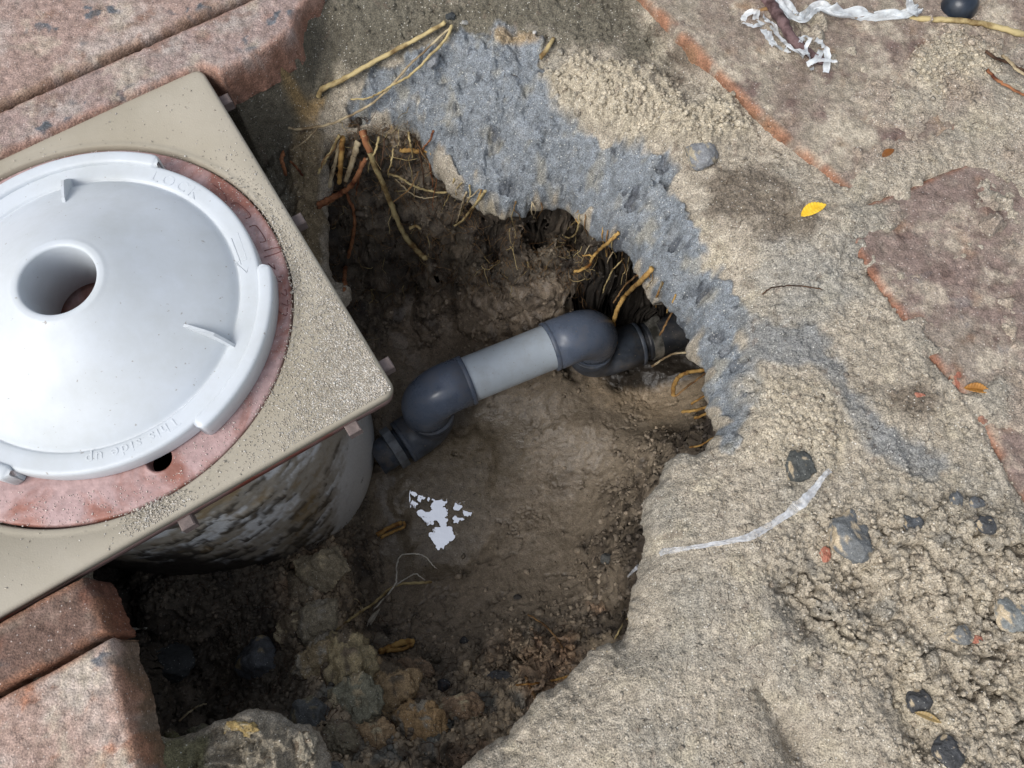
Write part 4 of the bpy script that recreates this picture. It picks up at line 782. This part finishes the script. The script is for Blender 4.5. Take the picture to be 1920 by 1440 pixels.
# ---------------------------------------------------------------- stones and clods
import bmesh
bm = bmesh.new(); bmesh.ops.create_icosphere(bm, subdivisions=5, radius=1); ICO_V = np.array([v.co[:] for v in bm.verts]); ICO_F = np.array([[v.index for v in f.verts] for f in bm.faces]); bm.free()
bm = bmesh.new(); bmesh.ops.create_icosphere(bm, subdivisions=1, radius=1); SM_V = np.array([v.co[:] for v in bm.verts]); SM_F = np.array([[v.index for v in f.verts] for f in bm.faces]); bm.free()
def n3(p, s, o, seed): return (fbm(p[:, 0]+p[:, 2]*.7, p[:, 1]-p[:, 2]*.4, s, o, seed)+fbm(p[:, 2]+9, p[:, 0]+p[:, 1]*.6, s, o, seed+3))*.7
M_rock = soil('stone', .3, .25, .0005, .1, 1.2); M_clod = soil('earth_clod', .4, .3, .0012, .5)
def stone(px, py, rx, ry, colr, label, cat='stone', name='stone', group='stones in the ground', rough=.12, cuts=7, dust=.0, lift=.25, flat=.6, seed=0, colr2=None, zz=None, mat=None, rg=.7):
    z = hit(px, py) if zz is None else zz; c = P(px, py, z); mm = (H-z)/.94/F; g_ = sum(colr)/3; colr = tuple(.45*q_+.55*g_*k_ for q_, k_ in zip(colr, (1.0, 1.0, .98))) if cat == 'stone' else colr; rs = np.random.RandomState(int(px*7+py)+seed)
    p = ICO_V.copy()
    for k in range(cuts+4):
        q = rs.normal(size=3); q /= np.linalg.norm(q); dd = .62+rs.rand()*.25; s = p@q; p = np.where((s > dd)[:, None], p-(s-dd)[:, None]*q*.93, p)
    ns = n3(p+rs.rand()*9, .9, 5, 500); p = p*(1+ns*rough*1.6+n3(p, .22, 4, 520)*rough*.8+(np.clip(.6-worley(p[:, 0]+p[:, 2]*.8, p[:, 1]-p[:, 2]*.5, .3, 5)[0], 0, 1)*.16*(cat == 'clod')))[:, None]
    a = rs.rand()*6; p = np.stack([p[:, 0], p[:, 1], p[:, 2]], -1)*np.array([rx*mm, ry*mm, min(rx, ry)*mm*flat*1.2])
    col_ = np.ones((len(p), 3))*np.array(colr); nn = n3(ICO_V, .8, 4, 540)
    if colr2 is not None: col_ = lerp(col_, sstep(-.02, .16, nn+dust+.05*(p[:, 2]*0)), colr2)
    o = mesh(name, p+c+np.array([0, 0, lift*ry*mm]), ICO_F, mat or M_rock, None, True, col_, np.full(len(p), rg)); return meta(o, label, cat, group)
SAND = (.40, .33, .23)
for a in [
 (1496,880,32,33,(.06,.07,.065),'square dark green grey stone lying in the sand left of the plastic string end','',SAND,-.1),
 (1585,1010,48,50,(.12,.14,.155),'large blue grey stone half buried below the plastic string',' ',SAND,.0),
 (1706,980,22,19,(.06,.075,.095),'small dark blue stone between sandy crumbs right of the large blue grey stone','',SAND,-.1),
 (1793,936,14,15,(.10,.12,.14),'round grey pebble, left one of the touching pair near the right edge','',SAND,-.2),
 (1829,944,15,14,(.09,.105,.125),'round grey pebble, right one of the touching pair near the right edge','',SAND,-.2),
 (1846,984,20,19,(.05,.055,.065),'dark knobbly stone below the touching pebble pair','',SAND,-.1),
 (1895,1150,34,36,(.15,.18,.185),'pale grey green stone at the right edge of the photo','',SAND,.0),
 (1800,1190,26,18,(.15,.16,.16),'flat grey stone left of the stone at the right edge','',SAND,.0),
 (1722,1318,22,22,(.055,.06,.07),'dark stone in the deep crack near the lower right','',SAND,-.2),
 (1772,1412,26,28,(.05,.055,.065),'dark stone at the bottom of the photo, lower right','',SAND,-.2),
 (1313,292,34,36,(.17,.19,.22),'blue grey chunk of clay on the edge of the grey rim','',(.34,.30,.22),.0),
 (1606,58,34,26,(.27,.25,.22),'flat grey stone sunk in sand under the white plastic film','',(.36,.31,.24),.0),
 (1790,24,17,10,(.10,.11,.12),'small grey pebble left of the black pipe cap','',None,0),
 (847,31,14,12,(.03,.042,.05),'round dark pebble where three long roots meet at the top','',None,0),
 (871,44,9,7,(.30,.30,.28),'tiny whitish pebble right of the round dark pebble','',None,0),
 (1002,62,6,5,(.5,.48,.45),'tiny white pebble in the dark soil at the top centre','',None,0),
 (813,115,18,20,(.19,.215,.25),'smooth pale blue pebble stuck in the clay slope','',None,0),
 (490,1240,40,38,(.065,.075,.09),'dark angular stone with a sandy patch in the lower left pocket','',(.22,.18,.11),-.12),
 (318,1245,42,36,(.035,.042,.045),'very dark rounded stone deep in the pocket beside the brown brick','',None,0),
 (936,1270,22,11,(.04,.045,.055),'flat dark stone in the mud near the bottom lip','',None,0),
 (832,1286,13,11,(.03,.032,.04),'oval black pebble in the brown mud left of the flat dark stone','',None,0),
 (870,1201,9,7,(.025,.025,.03),'little black pebble high in the brown mud','',None,0),
 (1141,1049,15,12,(.07,.075,.07),'dark round pebble in the mud by the right lip','',None,0),
 (608,1426,11,11,(.25,.26,.26),'round light grey pebble at the bottom edge, left of its twin','',None,0),
 (632,1436,14,9,(.22,.23,.23),'round light grey pebble at the bottom edge, right of its twin','',None,0),
 (54,172,13,9,(.16,.19,.23),'blue grey stone chip set in the upper left paver','',None,0),
 (583,1345,34,38,(.085,.095,.095),'grey fibrous stone between yellow clods at the lower left','',(.17,.15,.1),-.05),
 (970,1120,7,5,(.05,.04,.035),'speck sized dark pebble in the middle of the mud','',None,0)]:
    stone(a[0], a[1], a[2], a[3], a[4], a[5], colr2=a[7], dust=a[8], lift=.18 if a[2] > 12 else .4)
for i, a in enumerate([
 (600,1070,46,40,(.17,.145,.10),'knobbly grey brown clod right under the white body',.6),
 (565,1105,30,26,(.14,.115,.08),'dark crumbly clod left of the knobbly clod under the white body',.6),
 (600,1165,34,40,(.20,.175,.125),'crumbly clod on the bank edge, middle of the bank',.6),
 (552,1180,30,28,(.12,.095,.065),'brown clod above the dark angular stone',.6),
 (648,1255,52,60,(.24,.20,.12),'big yellow grey clod crowning the bank',.7),
 (600,1245,40,40,(.19,.15,.09),'mottled brown clod left of the big yellow clod',.6),
 (668,1320,40,44,(.17,.165,.12),'greenish grey clod below the big yellow clod',.6),
 (735,1300,46,52,(.29,.21,.12),'tall orange tan clod right of the greenish clod',.7),
 (790,1365,38,40,(.26,.175,.09),'cracked orange brown clod at the bottom right of the bank',.6),
 (700,1388,34,34,(.27,.19,.11),'rounded tan clod near the bottom edge of the pit',.6),
 (640,1385,30,28,(.15,.13,.09),'dull brown clod near the bottom edge beside two grey pebbles',.6),
 (737,238,20,17,(.22,.175,.12),'small tan clod caught in roots under the clay rim',.9),
 (760,336,18,11,(.20,.16,.115),'flat pale clod wedged behind the thick diagonal root',.8),
 (322,1392,24,16,(.12,.115,.06),'mossy green brown clod beside the lower left brick edge',.7),
 (372,1378,24,16,(.16,.15,.10),'crumbly clod on the rim between mossy clod and pale mound',.7),
 (452,1366,26,14,(.32,.235,.10),'ochre clod on the top of the pale mound at the bottom',.6),
 (575,1400,22,24,(.20,.18,.14),'grey crumbly clod at the right shoulder of the pale mound',.7),
 (560,1010,16,10,(.05,.04,.03),'small black clod of fibres at the foot of the white body',.6),
 (860,1330,34,26,(.20,.14,.09),'low brown clod at the bottom of the mud slope',.5),
 (780,1255,30,22,(.21,.15,.10),'low tan clod where mud slope and bank meet',.5)]):
    c2 = [(.38,.32,.21),(.15,.12,.085),(.27,.245,.195)][i % 3]; a = a[:4]+(tuple(q_*1.25 for q_ in a[4]),)+a[5:]
    stone(a[0], a[1], a[2], a[3], a[4], a[5], 'clod', 'clod', 'earth clods in the hole', rough=.32, cuts=3, colr2=c2, dust=.0, lift=.15, flat=a[6], mat=M_clod, rg=.9, seed=3)
# orange brick chips
for a in [(1790,712,18,34,'orange red brick chip leaning on the joint at the right'), (1722,741,11,6,'small red brick chip left of the larger brick chip'), (1545,1040,10,16,'dark red sliver of brick under the plastic string'), (1826,1198,14,8,'red brick crumb under the flat grey stone')]:
    stone(a[0], a[1], a[2], a[3], (.33,.13,.085), a[4], 'brick chip', 'brick_chip', 'brick chips on the sand', rough=.16, cuts=8, colr2=(.40,.28,.20), dust=-.1, lift=.35, flat=.45)
# ---------------------------------------------------------------- leaves
def leaf(px, py, ang, L_, W2, colr, label, z=None, curl=.18, colr2=None, zoff=.0015):
    z = hit(px, py)+zoff if z is None else z; c = P(px, py, z); s = (H-z)/.94/F; v = []; f = []; nu, nv_ = 28, 10
    for i in range(nu+1):
        t = i/nu; wd = W2*s*(math.sin(math.pi*t**.85)**.8)*(1 if t < .97 else .3); x = (t-.5)*L_*s
        for j in range(nv_+1):
            q = j/nv_*2-1; y = q*wd/2+.03*L_*s*math.sin(t*4); zz = abs(q)**1.5*wd*curl+math.sin(t*math.pi)*L_*s*.04+.0004*math.sin(t*60)*abs(q)+(-.0003 if abs(q) < .05 else 0)
            a = math.radians(ang); v.append((c[0]+x*math.cos(a)-y*math.sin(a), c[1]+x*math.sin(a)+y*math.cos(a), z+zz))
    for i in range(nu):
        for j in range(nv_): k = i*(nv_+1)+j; f.append((k, k+1, k+nv_+2, k+nv_+1))
    m = plain('leaf_skin', colr, .45, .12, 160, .0001, 600, colr2)
    o = mesh('leaf', v, f, m); md = o.modifiers.new('thickness', 'SOLIDIFY'); md.thickness = .0003; return meta(o, label, 'leaf', 'fallen leaves')
leaf(1525, 394, 28, 62, 26, (.82, .50, .02), 'bright yellow oval leaf lying on the sand at the right', colr2=(.88, .58, .05))
leaf(1832, 731, -8, 50, 20, (.30, .13, .02), 'small glossy brown leaf beside the orange red brick chip', curl=.3, colr2=(.42, .20, .04))
leaf(1665, 287, 35, 34, 16, (.20, .07, .01), 'decayed rust coloured leaf scrap on the upper right paver', curl=.1, zoff=.0006)
leaf(1740, 1345, -20, 44, 12, (.34, .24, .10), 'dry tan leaf sliver over the deep crack at the lower right', curl=.25)
leaf(700, 1160, 60, 40, 9, (.38, .34, .27), 'narrow grey dead leaf in the dark behind the bank', curl=.3, zoff=.006)
# ---------------------------------------------------------------- plastic film
def filmmat(name, al, colr=(.80, .83, .84)):
    m, nt, bs = newmat(name); tc = N_(nt, 'TexCoord'); g = N_(nt, 'TexNoise', Scale=150, Detail=3.0); nt.links.new(tc.outputs['Object'], g.inputs['Vector'])
    r = ramp(nt, g.outputs[0], .35, .65, (al-.22,)*3+(1,), (min(al+.15, 1),)*3+(1,)); nt.links.new(r.outputs[0], bs.inputs['Alpha']); bs.inputs['Base Color'].default_value = c4(colr); bs.inputs['Roughness'].default_value = .3
    finebump(nt, bs, tc.outputs['Object'], 500, 120, .0006, .6); return m
M_film = filmmat('milky_film', .70, (.72, .76, .78)); M_thin = filmmat('clear_film', .42, (.72, .76, .82))
def ribbon(lst, mat, cr=.0015, seg=6, nv_=9, seed=0, fq=1.0):
    """lst of (px, py, width px, lift mm)"""
    Q = np.array([np.append(P(a, b, hit(a, b)+l*.001), w*.45/F/.94) for a, b, w, l in lst]); Q = catmull(Q, seg); N = len(Q); T = np.gradient(Q[:, :3], axis=0); T[:, 2] = 0; T /= np.linalg.norm(T, axis=1)[:, None]+1e-9
    v = []; f = []
    for i in range(N):
        s = np.array([-T[i][1], T[i][0], 0])
        for j in range(nv_):
            q = j/(nv_-1)*2-1; off = pn(np.array(i*.35*fq), np.array(q*1.6+seed*3.3), seed % 5); o2 = pn(np.array(i*.5*fq+9), np.array(q*2.5+seed), 2)
            p = Q[i, :3]+s*q*Q[i, 3]/2*(1+.25*float(pn(np.array(i*.6*fq), np.array(seed+q*.3), 3)))+np.array([0, 0, 1.])*(abs(float(off))*cr*2+cr*.3*float(o2)*2+cr*.2)+T[i]*float(o2)*cr*.6; v.append(p)
    for i in range(N-1):
        for j in range(nv_-1): k = i*nv_+j; f.append((k, k+1, k+nv_+1, k+nv_))
    return v, f
ff_ = empty('plastic_film', tuple(P(1580, 30, .008))); meta(ff_, 'crumpled milky plastic strip lying along the top edge at the upper right', 'plastic film')
mesh('strip', *ribbon([(1440,-30,40,6),(1462,8,50,6),(1478,30,48,7),(1500,38,30,7),(1530,18,34,7),(1560,22,34,6),(1600,32,32,6),(1650,34,26,6),(1700,28,26,6),(1722,20,16,5)], M_film, .0026, 16, 15, 1, .16), M_film, ff_)
mesh('strip_end', *ribbon([(1698,-14,12,6),(1704,6,14,6),(1712,18,30,5),(1722,30,10,4)], M_film, .002, 12, 9, 2, .25), M_film, ff_)
sf = empty('shredded_film', tuple(P(1470, 80, .006))); meta(sf, 'white shredded plastic threads wrapped round the dark purple twig', 'plastic threads')
SH = [[(1390,42),(1400,28),(1418,24),(1416,40),(1432,48)],[(1392,44),(1412,50),(1430,50),(1442,66)],[(1430,30),(1440,46),(1452,60),(1468,80)],[(1428,52),(1440,72),(1452,88)],[(1460,72),(1484,92),(1506,108)],[(1500,80),(1506,70),(1518,74),(1510,92),(1520,112)],[(1528,76),(1540,84),(1548,96),(1550,116),(1547,138)],[(1520,118),(1540,114),(1568,116)],[(1516,100),(1520,122),(1522,134)],[(1540,96),(1530,112),(1512,122)],[(1436,40),(1450,48),(1456,70)],[(1450,82),(1470,96),(1476,84)],[(1504,72),(1496,88),(1512,104)],[(1442,60),(1448,80),(1464,92),(1480,100)]]
for i, s in enumerate(SH): mesh('thread', *ribbon([(a, b, 9 if i % 3 else 14, 5+3*((i+j) % 3)) for j, (a, b) in enumerate(s)], M_film, .0012, 5, 4, 10+i), M_film, sf)
st_ = empty('plastic_string', tuple(P(1400, 1010, -.002))); meta(st_, 'thin translucent plastic string trailing over the sand and down the right lip', 'plastic string')
mesh('twisted_film', *ribbon([(1556,882,10,5),(1545,892,9,4),(1528,915,12,3),(1508,938,17,3),(1490,952,18,3),(1470,968,12,3),(1440,988,12,2),(1412,1003,14,2),(1385,1012,10,1.5),(1340,1020,8,1.5),(1290,1028,8,1.5),(1240,1036,12,2),(1212,1046,12,3)], M_thin, .0012, 8, 7, 4), M_thin, st_)
mesh('hanging_end', *ribbon([(1224,1040,10,3),(1206,1055,12,12),(1192,1066,8,22),(1176,1082,4,24)], M_thin, .001, 6, 5, 6), M_thin, st_)
# ---------------------------------------------------------------- black cap
pc_ = P(1808, -2, .012); cp = empty('pipe_cap', (pc_[0], pc_[1], 0)); meta(cp, 'round glossy black pipe cap at the top edge, upper right', 'pipe cap')
M_cap = plain('black_rubber', (.012, .018, .028), .32, .3, 60, .0001, 300)
mesh('dome', *lathe([(.0002, .017), (.004, .0166), (.008, .0150), (.0108, .0118), (.0122, .0075), (.0126, .002), (.0126, -.012)], pc_, 64), M_cap, cp); mesh('flange', *lathe([(.0125, -.002), (.0146, -.0022), (.0150, -.004), (.0146, -.012)], pc_, 64), M_cap, cp)
# ---------------------------------------------------------------- scattered grains, crumbs and fibres
def scatter(name, pts, rad, cols, label, mat, squash=.7):
    n_ = len(pts); V = SM_V[None]*(rad[:, None, None])*(1+RS.uniform(-.35, .35, (n_, len(SM_V), 1)))*np.array([1, 1, squash])
    sc3 = RS.uniform(.6, 1.4, (n_, 1, 3)); V = V*sc3+pts[:, None, :]; Fc = (SM_F[None]+(np.arange(n_)*len(SM_V))[:, None, None]).reshape(-1, 3)
    o = mesh(name, V.reshape(-1, 3), Fc, mat, None, False, np.repeat(cols, len(SM_V), 0), np.full(n_*len(SM_V), .7)); return meta(o, label, None, None, 'stuff')
def rnd_fr(n_, cx, cy, sx, sy):
    out = []
    while len(out) < n_:
        x, y = RS.normal(cx, sx), RS.normal(cy, sy)
        if abs(x) < HS-.002 and abs(y) < HS-.002 and math.hypot(x, y) > RH-.001: out.append(fr(x, y))
    return np.array(out)
def atpx(px, py): p = P(px, py, 0)[:2]-C; return p@U, p@W_
g1 = np.vstack([rnd_fr(9000, *atpx(700, 720), .028, .028), rnd_fr(4000, *atpx(600, 560), .012, .05)]); g2 = rnd_fr(700, *atpx(640, 790), .05, .012); g3 = rnd_fr(900, *atpx(290, 965), .010, .006); g4 = rnd_fr(450, 0, 0, .14, .14)
gp = np.vstack([g1, g2, g3, g4]); rd = np.abs(RS.normal(.00022, .00012, len(gp)))+.0001; gp3 = np.column_stack([gp, rd*.5])
gc = np.where(RS.rand(len(gp), 1) < .35, np.array([[.55, .53, .49]]), np.array([[.44, .40, .34]]))*RS.uniform(.75, 1.15, (len(gp), 1))
scatter('sand_grains', gp3, rd, gc, 'loose sand grains spilled on the tan collar', M_rock)
q = []
while len(q) < 2600:
    t = RS.rand()*6.28; r_ = .108+RS.rand()*.0185; p = C+r_*np.array([math.cos(t), math.sin(t)])
    if math.hypot(*(p-hc)) > .009: q.append((p[0], p[1], ZLD))
q = np.array(q); rd = np.abs(RS.normal(.00018, .0001, len(q)))+.00008; q[:, 2] += rd*.6
scatter('sand_grains', q, rd, np.ones((len(q), 1))*np.array([[.60, .52, .48]]), 'fine grains on the red lid', M_rock)
# crumbs over the ground, denser in the rough parts
n0 = 90000; cx = RS.uniform(-.42, .42, n0); cy = RS.uniform(-.08, .50, n0)
i = np.clip(np.searchsorted(ax, cx)-1, 0, len(ax)-2); j = np.clip(np.searchsorted(ay, cy)-1, 0, len(ay)-2)
dens = .16+.75*RG['rough'][j, i]+.85*RG['pale'][j, i]-.13*RG['clay'][j, i]
fz = sdf(cx, cy, frame_poly); ok = (d[j, i] > .002) & (RS.rand(n0) < dens) & (fz > .002)
for kx in ('ul1', 'ul2', 'll1', 'll2'): ok &= sdf(cx, cy, pv[kx]) > .004
cx, cy, i, j = cx[ok], cy[ok], i[ok], j[ok]; rd = np.abs(RS.normal(0, .00065, len(cx)))+.0003; rd *= 1+.8*(RG['rough'][j, i]+RG['pale'][j, i])*RS.rand(len(cx))
cz = Z[j, i]+rd*.15; cc = col[j, i]*RS.uniform(.8, 1.25, (len(cx), 1)); wh = RS.rand(len(cx)) < .04; cc[wh] = (.62, .60, .56); rd[wh] = .0005
scatter('soil_crumbs', np.column_stack([cx, cy, cz]), rd, cc, 'loose crumbs of sandy soil over the ground', M_soil)
# crumbs on the pit walls and banks
n0 = 45000; cx = RS.uniform(-.33, .30, n0); cy = RS.uniform(-.12, .44, n0); i = ((cx-axp[0])/.00095).astype(int); j = ((cy-ayp[0])/.00095).astype(int)
dens = .7*wallm[j, i]+.5*clod[j, i]+.02+1.2*slope[j, i]; ok = (dp[j, i] < .03) & (RS.rand(n0) < dens) & (wd[j, i] > .012); cx, cy, i, j = cx[ok], cy[ok], i[ok], j[ok]
rd = np.abs(RS.normal(0, .0011, len(cx)))+.0004; cc = colp[j, i]*RS.uniform(.7, 1.6, (len(cx), 1))
scatter('soil_crumbs', np.column_stack([cx+XD[j, i], cy+YD[j, i], Zp[j, i]+ZD[j, i]+rd*.2+RS.normal(0, .004, len(cx))*slope[j, i]*0]), rd, cc, 'loose dark crumbs on the walls of the hole', M_mud)
# fine dark fibres
def fibres(n_, gen, name, mat, label, r=(.00012, .00025), L_=(.004, .012), seg=5):
    V = []; Fc = []; b = 0
    for k in range(n_):
        p, dr = gen(); L1 = RS.uniform(*L_); pts = [p]; 
        for s in range(seg): dr = dr+RS.normal(0, .45, 3); dr /= np.linalg.norm(dr); pts.append(pts[-1]+dr*L1/seg)
        pts = np.array(pts); v, f = tube(pts, np.linspace(RS.uniform(*r), r[0]*.6, seg+1), 3, 1, False); V += list(v); Fc += [tuple(a+b for a in q_) for q_ in f]; b += len(v)
    o = mesh(name, V, np.array(Fc), mat, None, True); return meta(o, label, None, None, 'stuff')
def g_ground():
    while True:
        x, y = RS.uniform(-.20, .42), RS.uniform(-.07, .48); i = np.searchsorted(ax, x)-1; j = np.searchsorted(ay, y)-1
        if d[j, i] > .003 and fbm(np.array(x), np.array(y), .05, 2, 7) > RS.uniform(-.5, .5) and sdf(np.array(x), np.array(y), frame_poly) > .01: break
    a = RS.rand()*6.28; return np.array([x, y, Z[j, i]+.0004]), np.array([math.cos(a), math.sin(a), .05])
fibres(1500, g_ground, 'root_fibres', RM['dark'], 'fine dark root fibres strewn over the sand', (.00010, .0002), (.003, .010))
def g_wall():
    while True:
        x, y = RS.uniform(-.17, .26), RS.uniform(.25, .44); i = int((x-axp[0])/.00095); j = int((y-ayp[0])/.00095)
        if dp[j, i] < .02 and wallm[j, i] > .5 and Zp[j, i] > -.29: break
    return np.array([x, y, Zp[j, i]]), np.array([RS.normal(0, .5), -1.0, -.1+RS.normal(0, .5)])
fibres(1300, g_wall, 'hair_roots', RM['brown'], 'hair roots matted on the dark wall of the hole', (.00012, .00026), (.008, .026), 6)
fibres(90, g_wall, 'hair_roots', RM['straw'], 'thin straw coloured root hairs hanging from the dark wall', (.0003, .0006), (.015, .035), 6)
fibres(500, g_wall, 'hair_roots', RM['dark'], 'black hair roots matted on the dark wall of the hole', (.00015, .0004), (.008, .030), 6)
def g_bank():
    while True:
        x, y = RS.uniform(-.26, .05), RS.uniform(-.06, .14); i = int((x-axp[0])/.00095); j = int((y-ayp[0])/.00095)
        if dp[j, i] < .0 and (clod[j, i] > .4 or wallm[j, i] > .6): break
    a = RS.rand()*6.28; return np.array([x, y, Zp[j, i]+.001]), np.array([math.cos(a), math.sin(a), .4])
fibres(700, g_bank, 'hair_roots', RM['dark'], 'fine black root hairs over the clods and the pocket', (.00015, .0004), (.006, .022), 6)
